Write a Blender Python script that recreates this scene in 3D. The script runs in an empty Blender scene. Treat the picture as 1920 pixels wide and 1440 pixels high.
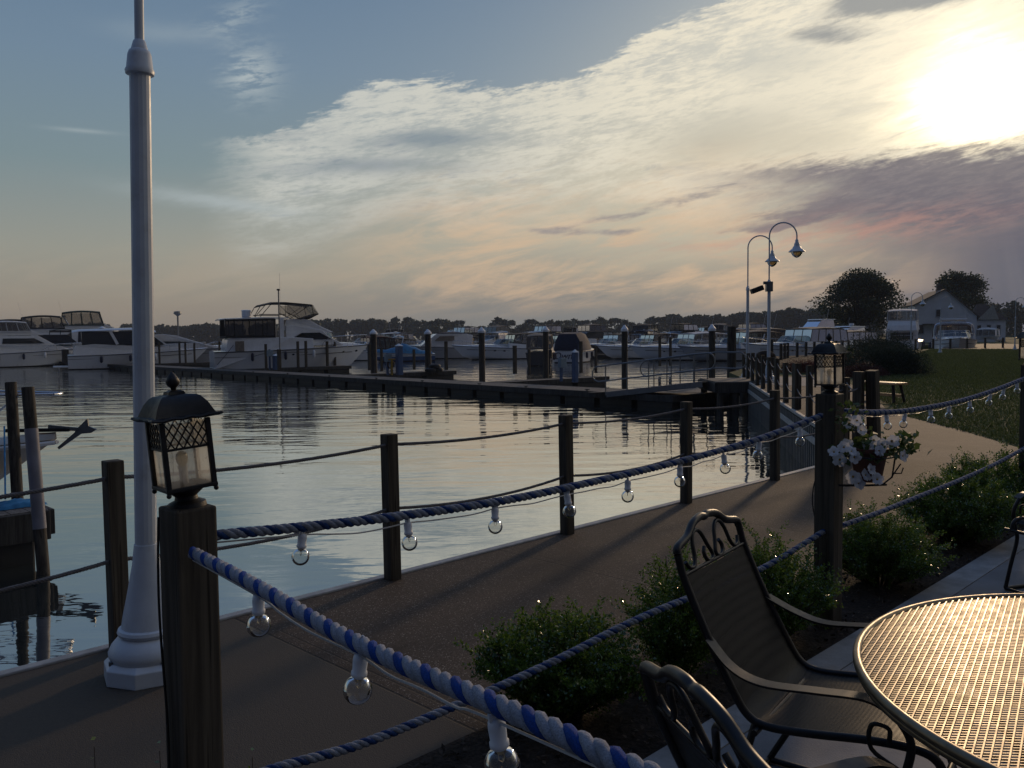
import bpy, math, random
import numpy as np
from mathutils import Vector, Matrix
PI = math.pi
R = math.radians
random.seed(7)
rng = np.random.default_rng(7)
scene = bpy.context.scene
COL = scene.collection

# ------------------------------------------------------------------ camera
FPX, EYE, PITCH, ROLL = 1600.0, 1.65, math.atan(88 / 1600.0), R(0.6)
Fv = Vector((0, math.cos(PITCH), -math.sin(PITCH)))
Uv = Vector((0, math.sin(PITCH), math.cos(PITCH)))
Xv = Vector((1, 0, 0))
WATER = -0.95

def ray(px, py):
    a, b = (px - 960) / FPX, (720 - py) / FPX
    c, s = math.cos(ROLL), math.sin(ROLL)
    return Xv * (a * c + b * s) + Uv * (-a * s + b * c) + Fv

def G(px, py, z=0.0):            # survey a point of known height
    d = ray(px, py)
    k = (z - EYE) / d.z
    return Vector((d.x * k, d.y * k, z))

def D(px, py, y):                # survey a point of known distance
    d = ray(px, py)
    k = y / d.y
    return Vector((d.x * k, y, EYE + d.z * k))

def make_camera():
    cam = bpy.data.cameras.new('camera')
    o = bpy.data.objects.new('camera', cam)
    COL.objects.link(o)
    c, s = math.cos(ROLL), math.sin(ROLL)
    r = Xv * c - Uv * s
    u = Xv * s + Uv * c
    b = -Fv
    o.matrix_world = Matrix(((r.x, u.x, b.x, 0), (r.y, u.y, b.y, 0), (r.z, u.z, b.z, EYE), (0, 0, 0, 1)))
    cam.sensor_width = 36
    cam.lens = FPX / 1920 * 36
    cam.clip_start = 0.02
    cam.clip_end = 6000
    scene.camera = o
make_camera()

# ------------------------------------------------------------------ mesh builder
def frames(pts):
    pts = [Vector(p) for p in pts]
    n = len(pts)
    T = []
    for i in range(n):
        a = pts[max(0, i - 1)]
        b = pts[min(n - 1, i + 1)]
        t = (b - a)
        T.append(t.normalized() if t.length > 1e-9 else Vector((0, 0, 1)))
    ref = Vector((0, 0, 1)) if abs(T[0].z) < 0.9 else Vector((1, 0, 0))
    N = []
    nrm = (ref - T[0] * ref.dot(T[0])).normalized()
    for t in T:
        nrm = nrm - t * nrm.dot(t)
        nrm = nrm.normalized() if nrm.length > 1e-6 else t.orthogonal().normalized()
        N.append(nrm.copy())
    return pts, T, N

class MB:
    def __init__(s):
        s.v = []
        s.f = []
    def add(s, vs, fs, M=None):
        o = len(s.v)
        for p in vs:
            p = Vector(p)
            s.v.append((M @ p) if M else p)
        for f in fs:
            s.f.append([i + o for i in f])
        return s
    def box(s, c, size, rz=0.0, M=None, rx=0.0, ry=0.0, top=1.0):
        hx, hy, hz = size[0] / 2, size[1] / 2, size[2] / 2
        vs = [(-hx, -hy, -hz), (hx, -hy, -hz), (hx, hy, -hz), (-hx, hy, -hz),
              (-hx * top, -hy * top, hz), (hx * top, -hy * top, hz), (hx * top, hy * top, hz), (-hx * top, hy * top, hz)]
        fs = [(0, 3, 2, 1), (4, 5, 6, 7), (0, 1, 5, 4), (1, 2, 6, 5), (2, 3, 7, 6), (3, 0, 4, 7)]
        T = Matrix.Translation(Vector(c)) @ Matrix.Rotation(rz, 4, 'Z') @ Matrix.Rotation(ry, 4, 'Y') @ Matrix.Rotation(rx, 4, 'X')
        return s.add(vs, fs, (M @ T) if M else T)
    def tube(s, pts, r, n=8, closed=False, caps=True, flat=1.0, M=None):
        pts, T, N = frames(pts)
        m = len(pts)
        vs = []
        for i, p in enumerate(pts):
            rr = r[i] if isinstance(r, (list, tuple)) else r
            B = T[i].cross(N[i])
            for k in range(n):
                a = 2 * PI * k / n
                vs.append(p + N[i] * (math.cos(a) * rr * flat) + B * (math.sin(a) * rr))
        fs = []
        mm = m if closed else m - 1
        for i in range(mm):
            j = (i + 1) % m
            for k in range(n):
                l = (k + 1) % n
                fs.append((i * n + k, i * n + l, j * n + l, j * n + k))
        if caps and not closed:
            fs.append(tuple(range(n - 1, -1, -1)))
            fs.append(tuple((m - 1) * n + k for k in range(n)))
        return s.add(vs, fs, M)
    def bar(s, a, b, w, h, M=None):   # straight box bar between two points
        a, b = Vector(a), Vector(b)
        d = b - a
        q = d.to_track_quat('X', 'Z').to_matrix().to_4x4()
        T = Matrix.Translation((a + b) / 2) @ q
        hx, hy, hz = d.length / 2, w / 2, h / 2
        vs = [(-hx, -hy, -hz), (hx, -hy, -hz), (hx, hy, -hz), (-hx, hy, -hz), (-hx, -hy, hz), (hx, -hy, hz), (hx, hy, hz), (-hx, hy, hz)]
        fs = [(0, 3, 2, 1), (4, 5, 6, 7), (0, 1, 5, 4), (1, 2, 6, 5), (2, 3, 7, 6), (3, 0, 4, 7)]
        return s.add(vs, fs, (M @ T) if M else T)
    def lathe(s, prof, n=24, c=(0, 0, 0), a0=0.0, M=None):
        vs = []
        for r, z in prof:
            for k in range(n):
                a = a0 + 2 * PI * k / n
                vs.append((c[0] + r * math.cos(a), c[1] + r * math.sin(a), c[2] + z))
        fs = []
        for i in range(len(prof) - 1):
            for k in range(n):
                l = (k + 1) % n
                fs.append((i * n + k, i * n + l, (i + 1) * n + l, (i + 1) * n + k))
        fs.append(tuple(range(n - 1, -1, -1)))
        fs.append(tuple((len(prof) - 1) * n + k for k in range(n)))
        return s.add(vs, fs, M)
    def loft(s, rings, closed=True, caps=True, M=None):
        n = len(rings[0])
        vs = [p for r in rings for p in r]
        fs = []
        for i in range(len(rings) - 1):
            for k in range(n if closed else n - 1):
                l = (k + 1) % n
                fs.append((i * n + k, i * n + l, (i + 1) * n + l, (i + 1) * n + k))
        if caps:
            fs.append(tuple(range(n - 1, -1, -1)))
            fs.append(tuple((len(rings) - 1) * n + k for k in range(n)))
        return s.add(vs, fs, M)
    def prism(s, poly, w0, w1=None, y0=0.0, M=None):
        """side profile (x,z) polygon, half width per point w0 (number or list)"""
        n = len(poly)
        ws = w0 if isinstance(w0, (list, tuple)) else [w0] * n
        vs = [(p[0], y0 - ws[i], p[1]) for i, p in enumerate(poly)] + [(p[0], y0 + ws[i], p[1]) for i, p in enumerate(poly)]
        fs = [tuple(range(n)), tuple(range(2 * n - 1, n - 1, -1))]
        for i in range(n):
            j = (i + 1) % n
            fs.append((i, i + n, j + n, j))
        return s.add(vs, fs, M)
    def ball(s, c, r, n=12, m=8, sz=(1, 1, 1), M=None):
        prof = []
        for i in range(m + 1):
            a = -PI / 2 + PI * i / m
            prof.append((max(1e-4, math.cos(a) * r), math.sin(a) * r * sz[2]))
        vs = []
        for rr, z in prof:
            for k in range(n):
                a = 2 * PI * k / n
                vs.append((c[0] + rr * math.cos(a) * sz[0], c[1] + rr * math.sin(a) * sz[1], c[2] + z))
        fs = []
        for i in range(m):
            for k in range(n):
                l = (k + 1) % n
                fs.append((i * n + k, i * n + l, (i + 1) * n + l, (i + 1) * n + k))
        return s.add(vs, fs, M)
    def build(s, name, mat, parent=None, smooth=None, bevel=0.0):
        me = bpy.data.meshes.new(name)
        me.from_pydata([tuple(p) for p in s.v], [], s.f)
        me.validate(clean_customdata=False)
        me.materials.append(mat)
        if smooth is not None:
            me.polygons.foreach_set('use_smooth', [True] * len(me.polygons))
            try:
                me.set_sharp_from_angle(angle=R(smooth))
            except Exception:
                pass
        o = bpy.data.objects.new(name, me)
        COL.objects.link(o)
        if parent:
            o.parent = parent
        if bevel > 0:
            b = o.modifiers.new('bevel', 'BEVEL')
            b.width = bevel
            b.segments = 2
            b.limit_method = 'ANGLE'
        return o

def quads_obj(name, P, mat, parent=None, rand=None):
    """P: (n,4,3) array of quads -> one mesh"""
    n = P.shape[0]
    me = bpy.data.meshes.new(name)
    me.vertices.add(n * 4)
    me.vertices.foreach_set('co', P.reshape(-1).astype(np.float32))
    me.loops.add(n * 4)
    me.loops.foreach_set('vertex_index', np.arange(n * 4, dtype=np.int32))
    me.polygons.add(n)
    me.polygons.foreach_set('loop_start', np.arange(0, n * 4, 4, dtype=np.int32))
    me.update()
    me.validate()
    me.materials.append(mat)
    o = bpy.data.objects.new(name, me)
    COL.objects.link(o)
    if parent:
        o.parent = parent
    return o

def tag(o, label=None, cat=None, group=None, kind=None):
    if label: o['label'] = label
    if cat: o['category'] = cat
    if group: o['group'] = group
    if kind: o['kind'] = kind
    return o

def thing(name, label, cat, loc=(0, 0, 0), rotz=0.0, group=None, rot=None, scale=None):
    o = bpy.data.objects.new(name, None)
    o.empty_display_size = 0.2
    COL.objects.link(o)
    o.location = loc
    o.rotation_euler = rot if rot else (0, 0, rotz)
    if scale: o.scale = (scale,) * 3
    return tag(o, label, cat, group)

def kids(o):
    return [c for c in bpy.data.objects if c.parent == o]

def copy_tree(o, parent=None):
    c = o.copy()
    COL.objects.link(c)
    c.parent = parent
    for ch in kids(o):
        copy_tree(ch, c)
    return c

def put(proto, loc, rotz, label, group=None, used=set(), scale=None, rot=None):
    if proto.name in used:
        c = copy_tree(proto)
    else:
        used.add(proto.name)
        c = proto
    c.location = loc
    c.rotation_euler = rot if rot else (0, 0, rotz)
    if scale: c.scale = (scale,) * 3
    c['label'] = label
    if group: c['group'] = group
    return c

def drop(o):
    for c in kids(o): drop(c)
    bpy.data.objects.remove(o, do_unlink=True)

# ------------------------------------------------------------------ materials
class E:       # small expression wrapper round node sockets
    nt = None
    def __init__(s, x): s.x = x
    @staticmethod
    def m(op, *a, clamp=False):
        n = E.nt.nodes.new('ShaderNodeMath')
        n.operation = op
        n.use_clamp = clamp
        for i, q in enumerate(a):
            if isinstance(q, E): E.nt.links.new(q.x, n.inputs[i])
            else: n.inputs[i].default_value = float(q)
        return E(n.outputs[0])
    def __add__(s, o): return E.m('ADD', s, o)
    __radd__ = __add__
    def __sub__(s, o): return E.m('SUBTRACT', s, o)
    def __rsub__(s, o): return E.m('SUBTRACT', o, s)
    def __mul__(s, o): return E.m('MULTIPLY', s, o)
    __rmul__ = __mul__
    def __truediv__(s, o): return E.m('DIVIDE', s, o)
    def sat(s): return E.m('ADD', s, 0.0, clamp=True)

def sstep(a, b, x):
    n = E.nt.nodes.new('ShaderNodeMapRange')
    n.interpolation_type = 'SMOOTHSTEP'
    E.nt.links.new(x.x, n.inputs[0])
    n.inputs[1].default_value = a
    n.inputs[2].default_value = b
    return E(n.outputs[0])

def cmix(fac, a, b):
    n = E.nt.nodes.new('ShaderNodeMix')
    n.data_type = 'RGBA'
    n.clamp_factor = True
    for sock, q in ((n.inputs[0], fac), (n.inputs[6], a), (n.inputs[7], b)):
        if isinstance(q, E): E.nt.links.new(q.x, sock)
        elif isinstance(q, (int, float)): sock.default_value = q
        else: sock.default_value = (*q, 1)
    return E(n.outputs[2])

def cadd(a, b):
    n = E.nt.nodes.new('ShaderNodeMix')
    n.data_type = 'RGBA'
    n.blend_type = 'ADD'
    n.clamp_result = False
    n.inputs[0].default_value = 1
    for sock, q in ((n.inputs[6], a), (n.inputs[7], b)):
        if isinstance(q, E): E.nt.links.new(q.x, sock)
        else: sock.default_value = (*q, 1)
    return E(n.outputs[2])

def cscale(col, k):
    n = E.nt.nodes.new('ShaderNodeVectorMath')
    n.operation = 'SCALE'
    if isinstance(col, E): E.nt.links.new(col.x, n.inputs[0])
    else: n.inputs[0].default_value = col
    if isinstance(k, E): E.nt.links.new(k.x, n.inputs[3])
    else: n.inputs[3].default_value = k
    return E(n.outputs[0])

def vec(x, y, z=0.0):
    n = E.nt.nodes.new('ShaderNodeCombineXYZ')
    for i, q in enumerate((x, y, z)):
        if isinstance(q, E): E.nt.links.new(q.x, n.inputs[i])
        else: n.inputs[i].default_value = q
    return E(n.outputs[0])

def noise(v, scale=1.0, detail=4.0, rough=0.5, dist=0.0, out=0):
    n = E.nt.nodes.new('ShaderNodeTexNoise')
    if v is not None: E.nt.links.new(v.x, n.inputs['Vector'])
    n.inputs['Scale'].default_value = scale
    n.inputs['Detail'].default_value = detail
    n.inputs['Roughness'].default_value = rough
    n.inputs['Distortion'].default_value = dist
    return E(n.outputs[out])

def coord(kind='Object', scale=(1, 1, 1), rot=0.0):
    t = E.nt.nodes.new('ShaderNodeTexCoord')
    mp = E.nt.nodes.new('ShaderNodeMapping')
    E.nt.links.new(t.outputs[kind], mp.inputs[0])
    mp.inputs['Scale'].default_value = scale
    mp.inputs['Rotation'].default_value = (0, 0, rot)
    return E(mp.outputs[0])

def sep(v):
    n = E.nt.nodes.new('ShaderNodeSeparateXYZ')
    E.nt.links.new(v.x, n.inputs[0])
    return E(n.outputs[0]), E(n.outputs[1]), E(n.outputs[2])

def bump(h, strength=0.5, dist=0.01):
    n = E.nt.nodes.new('ShaderNodeBump')
    n.inputs['Strength'].default_value = strength
    n.inputs['Distance'].default_value = dist
    E.nt.links.new(h.x, n.inputs['Height'])
    return n.outputs[0]

def newmat(name):
    m = bpy.data.materials.new(name)
    m.use_nodes = True
    E.nt = m.node_tree
    return m, m.node_tree.nodes['Principled BSDF']

def setc(b, col, name='Base Color'):
    if isinstance(col, E): E.nt.links.new(col.x, b.inputs[name])
    else: b.inputs[name].default_value = (*col, 1)

def paint(name, col, rough=0.5, metal=0.0, var=0.15, scale=6.0, dirt=None, bmp=0.0, bscale=80.0, spec=0.5, kind='Object', stretch=(1, 1, 1), coat=0.0):
    m, b = newmat(name)
    c = coord(kind, stretch)
    n = noise(c, scale, 5, 0.6)
    dark = tuple(q * (1 - var) for q in col)
    lite = tuple(min(1, q * (1 + var)) for q in col)
    f = sstep(0.3, 0.7, n)
    cc = cmix(f, dark, lite)
    if dirt:
        g = sstep(0.52, 0.75, noise(c, scale * 0.6, 6, 0.7))
        cc = cmix(g * 0.6, cc, dirt)
    setc(b, cc)
    b.inputs['Metallic'].default_value = metal
    b.inputs['Specular IOR Level'].default_value = spec
    b.inputs['Coat Weight'].default_value = coat
    rr = noise(c, scale * 2.3, 3, 0.5) * 0.25 + (rough - 0.12)
    E.nt.links.new(rr.x, b.inputs['Roughness'])
    if bmp:
        E.nt.links.new(bump(noise(c, bscale, 4, 0.6), bmp, 0.004), b.inputs['Normal'])
    return m

def wood(name, col, dark, rough=0.75, s=1.0):
    m, b = newmat(name)
    c = coord('Object', (26 * s, 26 * s, 1.1 * s))
    g = noise(c, 1.0, 6, 0.65, 0.6)
    c2 = coord('Object', (3 * s, 3 * s, 1.5 * s))
    h = noise(c2, 1.2, 4, 0.5)
    crack = sstep(0.62, 0.66, noise(coord('Object', (70 * s, 70 * s, 1.6 * s)), 1.0, 2, 0.4))
    cc = cmix(sstep(0.35, 0.68, g), dark, col)
    cc = cmix(sstep(0.45, 0.7, h) * 0.5, cc, tuple(q * 0.6 for q in dark))
    cc = cmix(crack * 0.7, cc, tuple(q * 0.25 for q in dark))
    setc(b, cc)
    b.inputs['Roughness'].default_value = rough
    b.inputs['Specular IOR Level'].default_value = 0.25
    E.nt.links.new(bump(g - crack * 0.8, 0.5, 0.004), b.inputs['Normal'])
    return m

def leafmat(name, c1, c2, rough=0.4, trans=0.3, spec=0.5, scale=9.0):
    m, b = newmat(name)
    c = coord('Object')
    n = noise(c, scale, 3, 0.6)
    geo = E.nt.nodes.new('ShaderNodeNewGeometry')
    ri = E(geo.outputs['Random Per Island'])
    cc = cmix(sstep(0.35, 0.65, n * 0.6 + ri * 0.4), c1, c2)
    setc(b, cc)
    b.inputs['Roughness'].default_value = rough
    b.inputs['Specular IOR Level'].default_value = spec
    t = E.nt.nodes.new('ShaderNodeBsdfTranslucent')
    E.nt.links.new(cc.x, t.inputs[0])
    mx = E.nt.nodes.new('ShaderNodeMixShader')
    mx.inputs[0].default_value = trans
    E.nt.links.new(b.outputs[0], mx.inputs[1])
    E.nt.links.new(t.outputs[0], mx.inputs[2])
    out = m.node_tree.nodes['Material Output']
    E.nt.links.new(mx.outputs[0], out.inputs[0])
    return m

def clear(name, tint=(0.9, 0.9, 0.88), gloss=0.15, opac=0.15, body=(0.3, 0.3, 0.28), rough=0.05, fres=1.45):
    """thin clear sheet: see-through, with reflection and a little body colour"""
    m, b = newmat(name)
    nt = E.nt
    tr = nt.nodes.new('ShaderNodeBsdfTransparent')
    tr.inputs[0].default_value = (*tint, 1)
    gl = nt.nodes.new('ShaderNodeBsdfGlossy')
    gl.inputs['Roughness'].default_value = rough
    df = nt.nodes.new('ShaderNodeBsdfDiffuse')
    df.inputs[0].default_value = (*body, 1)
    m1 = nt.nodes.new('ShaderNodeMixShader')
    m1.inputs[0].default_value = opac
    nt.links.new(tr.outputs[0], m1.inputs[1])
    nt.links.new(df.outputs[0], m1.inputs[2])
    fr = nt.nodes.new('ShaderNodeFresnel')
    fr.inputs[0].default_value = fres
    fac = E.m('ADD', E(fr.outputs[0]), gloss, clamp=True)
    m2 = nt.nodes.new('ShaderNodeMixShader')
    nt.links.new(fac.x, m2.inputs[0])
    nt.links.new(m1.outputs[0], m2.inputs[1])
    nt.links.new(gl.outputs[0], m2.inputs[2])
    nt.links.new(m2.outputs[0], nt.nodes['Material Output'].inputs[0])
    return m

def lin(r, g, b):
    return tuple(((q / 255) / 12.92) if q / 255 <= 0.04045 else (((q / 255) + 0.055) / 1.055) ** 2.4 for q in (r, g, b))

# ------------------------------------------------------------------ world
SUN_AZ, SUN_EL = R(28.3), R(13.2)
def make_world():
    w = bpy.data.worlds.new('World')
    scene.world = w
    w.use_nodes = True
    nt = w.node_tree
    E.nt = nt
    bg = nt.nodes['Background']
    sky = nt.nodes.new('ShaderNodeTexSky')
    sky.sky_type = 'NISHITA'
    sky.sun_disc = False
    sky.sun_elevation = SUN_EL
    sky.sun_rotation = SUN_AZ
    sky.air_density = 1.2
    sky.dust_density = 2.0
    tc = nt.nodes.new('ShaderNodeTexCoord')
    dx, dy, dz = sep(E(tc.outputs['Generated']))
    X = E.m('MULTIPLY', E.m('ARCTAN2', dx, dy), 57.2958)
    Y = E.m('MULTIPLY', E.m('ARCSINE', dz), 57.2958)
    # gentle warp so that no shape is a clean ellipse
    P0 = vec(X * 0.11, Y * 0.2, 3.1)
    wx = (noise(P0, 1.0, 4, 0.55) - 0.5) * 4.5
    wy = (noise(vec(X * 0.11, Y * 0.22, 9.7), 1.0, 4, 0.55) - 0.5) * 1.8
    Xw, Yw = X + wx, Y + wy
    def gs(x0, y0, sx, sy, rot=0.0, x=None, y=None):
        x = Xw if x is None else x
        y = Yw if y is None else y
        c, s = math.cos(R(rot)), math.sin(R(rot))
        u = ((x - x0) * c + (y - y0) * s) * (1.0 / sx)
        v = ((y - y0) * c - (x - x0) * s) * (1.0 / sy)
        return E.m('POWER', 2.71828, (u * u + v * v) * -1.0)
    # streaky noises (streaks rise gently to the right)
    c, s = math.cos(R(10)), math.sin(R(10))
    U = X * c + Y * s
    V = Y * c - X * s
    n1 = noise(vec(U * 0.10, V * 0.42, 0.0), 1.0, 10, 0.62, 0.5)
    n2 = noise(vec(U * 0.22, V * 1.1, 4.0), 1.0, 10, 0.65, 0.8)
    n3 = noise(vec(U * 0.06, V * 0.55, 8.0), 1.0, 8, 0.6, 0.4)
    n5 = noise(vec(U * 0.9, V * 4.5, 6.0), 1.0, 6, 0.7, 0.2)
    n4 = noise(vec(U * 0.5, V * 2.0, 2.0), 1.0, 7, 0.7, 0.3)
    # clear-sky base
    ramp = nt.nodes.new('ShaderNodeValToRGB')
    f = (Y * (1 / 40.0)).sat()
    nt.links.new(f.x, ramp.inputs[0])
    stops = [(0.0, lin(150, 142, 134)), (0.05, lin(163, 153, 140)), (0.14, lin(157, 158, 149)), (0.27, lin(127, 147, 154)),
             (0.42, lin(116, 140, 162)), (0.6, lin(98, 126, 156)), (1.0, lin(92, 122, 172))]
    el = ramp.color_ramp.elements
    while len(el) < len(stops): el.new(0.5)
    for e, (p, cc) in zip(el, stops):
        e.position = p
        e.color = (*cc, 1)
    base = cmix(0.82, cscale(E(sky.outputs[0]), 0.05), E(ramp.outputs[0]))
    # brighter, paler towards the sun
    near = gs(27, 15, 19, 9, 0, X, Y)
    base = cmix(near * 0.65, base, lin(206, 208, 194))
    warm = gs(10, 9.5, 17, 4.5, 8, X, Y)
    base = cmix(warm * 0.75, base, lin(206, 194, 170))
    # mauve bank along the horizon, darkening to the right
    low = sstep(7.0, 0.5, Y + (n3 - 0.5) * 5.0)
    base = cmix(low * sstep(-26.0, 4.0, X) * 0.85, base, lin(127, 132, 134))
    base = cmix(sstep(10.0, 5.0, Y + (n3 - 0.5) * 3) * sstep(10.0, 32.0, X) * 0.97, base, lin(98, 99, 112))
    # peach streaks
    pe = sstep(0.42, 0.60, n1 * 0.7 + n2 * 0.3) * sstep(0.8, 3.0, Y) * sstep(13.0, 8.0, Y) * sstep(-14.0, 0.0, X) * sstep(30.0, 17.0, X)
    base = cmix(pe * 0.8, base, lin(222, 190, 156))
    pe2 = gs(-16, 4.0, 22, 1.8, 3) * sstep(0.4, 0.6, n1)
    base = cmix(pe2 * 0.3, base, lin(188, 170, 148))
    # high cream cloud with ragged upper-left edge
    d1 = (X + 18.5) * 0.272 + 12.3 - Y + (n2 - 0.5) * 3.0 + (n1 - 0.5) * 4.0 + (n4 - 0.5) * 2.2 + (n5 - 0.5) * 1.4 + gs(-9, 15.5, 4, 3, 0, X, Y) * 1.4 - gs(3.5, 17.6, 5, 2.0, 16, X, Y) * 2.6
    m1 = sstep(-0.1, 0.8, d1) * sstep(-20.0, -14.5, X + (n2 - 0.5) * 4)
    lowf = sstep(6.5, 12.0, Y + (n1 - 0.5) * 6.0 - sstep(-6.0, -18.0, X) * -3.0)
    m1 = m1 * lowf
    m1 = m1 * (1.0 - gs(14.5, 12.6, 5.0, 1.7, 12) * 0.95) * (1.0 - gs(19.0, 11.5, 4.5, 1.8, 8) * 0.7) * (1.0 - gs(17, 16.6, 3.5, 0.9, -6) * 0.6)
    m1 = m1 * (0.42 + 0.58 * sstep(0.41, 0.55, n1 * 0.35 + n4 * 0.35 + n5 * 0.3))
    ccol = cmix(sstep(-14.0, 16.0, X), lin(204, 205, 197), lin(240, 231, 208))
    shade = sstep(0.5, 0.68, n2 * 0.7 + n4 * 0.3) * sstep(16.0, 11.0, Y)
    shade = (shade * 0.7 + gs(-5.5, 12.6, 5.0, 0.6, 2) * 0.95 + gs(-9.5, 10.9, 7, 0.6, 2) * 0.8).sat()
    ccol = cmix(shade, ccol, lin(140, 150, 158))
    col = cmix(m1 * 0.92, base, ccol)
    # thin detached wisps on the left
    ws = gs(-16.2, 16.3, 1.5, 1.4, 35, X + (n4 - 0.5) * 4, Y + (n2 - 0.5) * 2) * sstep(0.38, 0.6, n4)
    ws = ws + gs(-17.5, 19.5, 1.8, 0.8, 30) * 0.5 * sstep(0.4, 0.6, n4) + gs(-21, 18.3, 3.0, 0.5, 0) * 0.25
    ws = ws + gs(-18.5, 8.6, 4.5, 0.45, -6, X, Y + (n4 - 0.5)) * 0.75 + gs(-26.3, 12.3, 1.6, 0.12, 0, X, Y) * 0.45 + gs(-2, 21.5, 1.2, 0.3, 5) * 0.5
    col = cmix(ws.sat() * 0.85, col, lin(178, 188, 190))
    # glow round the hidden sun
    A = (X - 28.6) * 0.97
    Bv = Y - 13.4
    rad = E.m('SQRT', A * A + Bv * Bv)
    rr = rad + (n2 - 0.5) * 4.5 + (n1 - 0.5) * 4.0 + (n4 - 0.5) * 2.0
    glow = E.m('POWER', 2.71828, (rr * rr) * (-1.0 / 20.0)) * 0.55 + E.m('POWER', 2.71828, (rr * rr) * (-1.0 / 5.5)) * 2.4
    wide = E.m('POWER', 2.71828, (rad * rad) * (-1.0 / 220.0)) * 0.15
    gcol = cscale(cadd(cscale((1.0, 0.84, 0.50), glow), cscale((1.0, 0.78, 0.52), wide)), 0.06 + 0.94 * sstep(8.0, 10.8, Y + (n4 - 0.5)))
    # dark cloud bank under the sun, and its left streaks
    tex = n2 * 0.35 + n4 * 0.3 + n1 * 0.15 + n5 * 0.2
    bank = sstep(11.3, 9.9, Y - (X - 26.0) * 0.02 + (n2 - 0.5) * 2.6 + (n4 - 0.5) * 2.0 + (n5 - 0.5) * 1.2) * sstep(12.0, 23.5, X + (n1 - 0.5) * 12 + (n4 - 0.5) * 8 + (Y - 8.5) * 1.2) * sstep(3.5, 7.2, Y + (n1 - 0.5) * 3.0)
    dk = gs(18.5, 10.0, 4.5, 0.35, 3) * 0.7 + gs(12.5, 9.0, 3.2, 0.35, 6) * 0.6 + gs(6.5, 8.0, 3.4, 0.36, 9) * 0.7 + gs(20.5, 8.0, 5.5, 1.0, 7) * 1.0
    dk = dk + gs(6.5, 7.0, 2.8, 0.30, 0) * 0.8 + gs(2.2, 7.2, 1.6, 0.3, 0) * 0.7 + gs(17, 6.9, 4, 0.3, 5) * 0.6
    dk = dk + gs(26.0, 19.7, 5.5, 1.2, 8) * 1.7 + gs(19.5, 17.6, 3.0, 0.6, -8) * 0.7
    dk = sstep(0.30, 1.05, dk * 1.1 + (tex - 0.5) * 3.0)
    dark = E.m('MAXIMUM', bank, dk)
    hi = sstep(14.0, 17.0, Y)
    dcol = cmix(sstep(4.0, 24.0, X), lin(158, 152, 150), lin(104, 100, 112))
    dcol = cmix(sstep(0.42, 0.62, n4 * 0.5 + n5 * 0.5) * 0.45 * sstep(2.0, 8.0, Y), dcol, lin(142, 132, 134))
    dcol = cmix(hi, dcol, lin(152, 154, 154))
    glowk = 1.0 - dark * (0.93 - hi * 0.1)
    col = cadd(cmix(dark * 0.9, col, dcol), cscale(gcol, 1.0 - dark * 0.93))
    # pink under-lighting and faint shafts
    pk = (gs(22.0, 6.4, 7.5, 0.95, 3) + gs(13, 5.6, 6, 0.7, 0) * 0.5).sat() * sstep(0.40, 0.60, n2 * 0.5 + n4 * 0.5)
    col = cmix(pk * 0.5, col, lin(206, 152, 134))
    ang = E.m('ARCTAN2', X - 28.5, E.m('ABSOLUTE', Y - 14.0) + 0.01)
    shafts = sstep(0.45, 0.7, noise(vec(ang * 9.0, 0.0, 0.0), 1.0, 2, 0.5)) * sstep(7.5, 3.0, Y) * sstep(2.0, 22.0, X)
    col = cmix(shafts * 0.05, col, lin(200, 185, 175))
    # the eastern half of the sky, behind the viewer, is the darkening dusk side
    back = sstep(0.25, -0.45, dy)
    col = cmix(back * 0.97 * sstep(75.0, 30.0, Y), col, lin(30, 38, 60))
    col = cmix(sstep(0.02, -0.06, dz), col, (0.02, 0.022, 0.024))
    nt.links.new(col.x, bg.inputs[0])
    bg.inputs[1].default_value = 1.0
make_world()

def make_sun():
    l = bpy.data.lights.new('sun', 'SUN')
    l.energy = 1.1
    l.angle = R(4.0)
    l.color = (1.0, 0.70, 0.42)
    o = bpy.data.objects.new('sun', l)
    COL.objects.link(o)
    d = Vector((math.sin(SUN_AZ) * math.cos(SUN_EL), math.cos(SUN_AZ) * math.cos(SUN_EL), math.sin(SUN_EL)))
    o.rotation_euler = d.to_track_quat('Z', 'Y').to_euler()
    o.location = d * 50
make_sun()
vs = scene.view_settings
vs.view_transform = 'Standard'
vs.look = 'None'
vs.exposure = 0.0
vs.gamma = 1.0
# ------------------------------------------------------------------ shared materials
M = {}
M['post'] = wood('weathered_timber', (0.105, 0.088, 0.064), (0.042, 0.034, 0.025))
M['piling'] = wood('piling_timber', (0.085, 0.075, 0.062), (0.03, 0.026, 0.022))
M['dockwood'] = wood('dock_timber', (0.17, 0.16, 0.145), (0.07, 0.064, 0.058))
M['fascia'] = wood('dock_fascia', (0.075, 0.072, 0.066), (0.03, 0.028, 0.026))
M['float'] = paint('black_float', (0.018, 0.018, 0.018), 0.6)
M['white'] = paint('white_enamel', (0.57, 0.62, 0.67), 0.42, var=0.06, dirt=(0.34, 0.31, 0.27), bmp=0.12, bscale=60)
M['gel'] = paint('white_gelcoat', (0.74, 0.75, 0.75), 0.25, var=0.04, scale=1.5, coat=0.3)
M['gelgrey'] = paint('grey_gelcoat', (0.38, 0.39, 0.40), 0.3, var=0.06, scale=1.5)
M['capw'] = paint('white_cap', (0.7, 0.72, 0.74), 0.5, var=0.1)
M['blk'] = paint('black_iron', (0.016, 0.016, 0.017), 0.5, metal=0.3, var=0.3, scale=30, bmp=0.15, bscale=200)
M['chair'] = paint('brown_black_steel', (0.017, 0.015, 0.014), 0.40, metal=0.4, var=0.2, scale=20)
M['table'] = paint('bronze_steel', (0.20, 0.155, 0.10), 0.38, metal=0.75, var=0.2, scale=14)
M['steel'] = paint('stainless_rail', (0.55, 0.55, 0.56), 0.25, metal=0.9, var=0.05)
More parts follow.
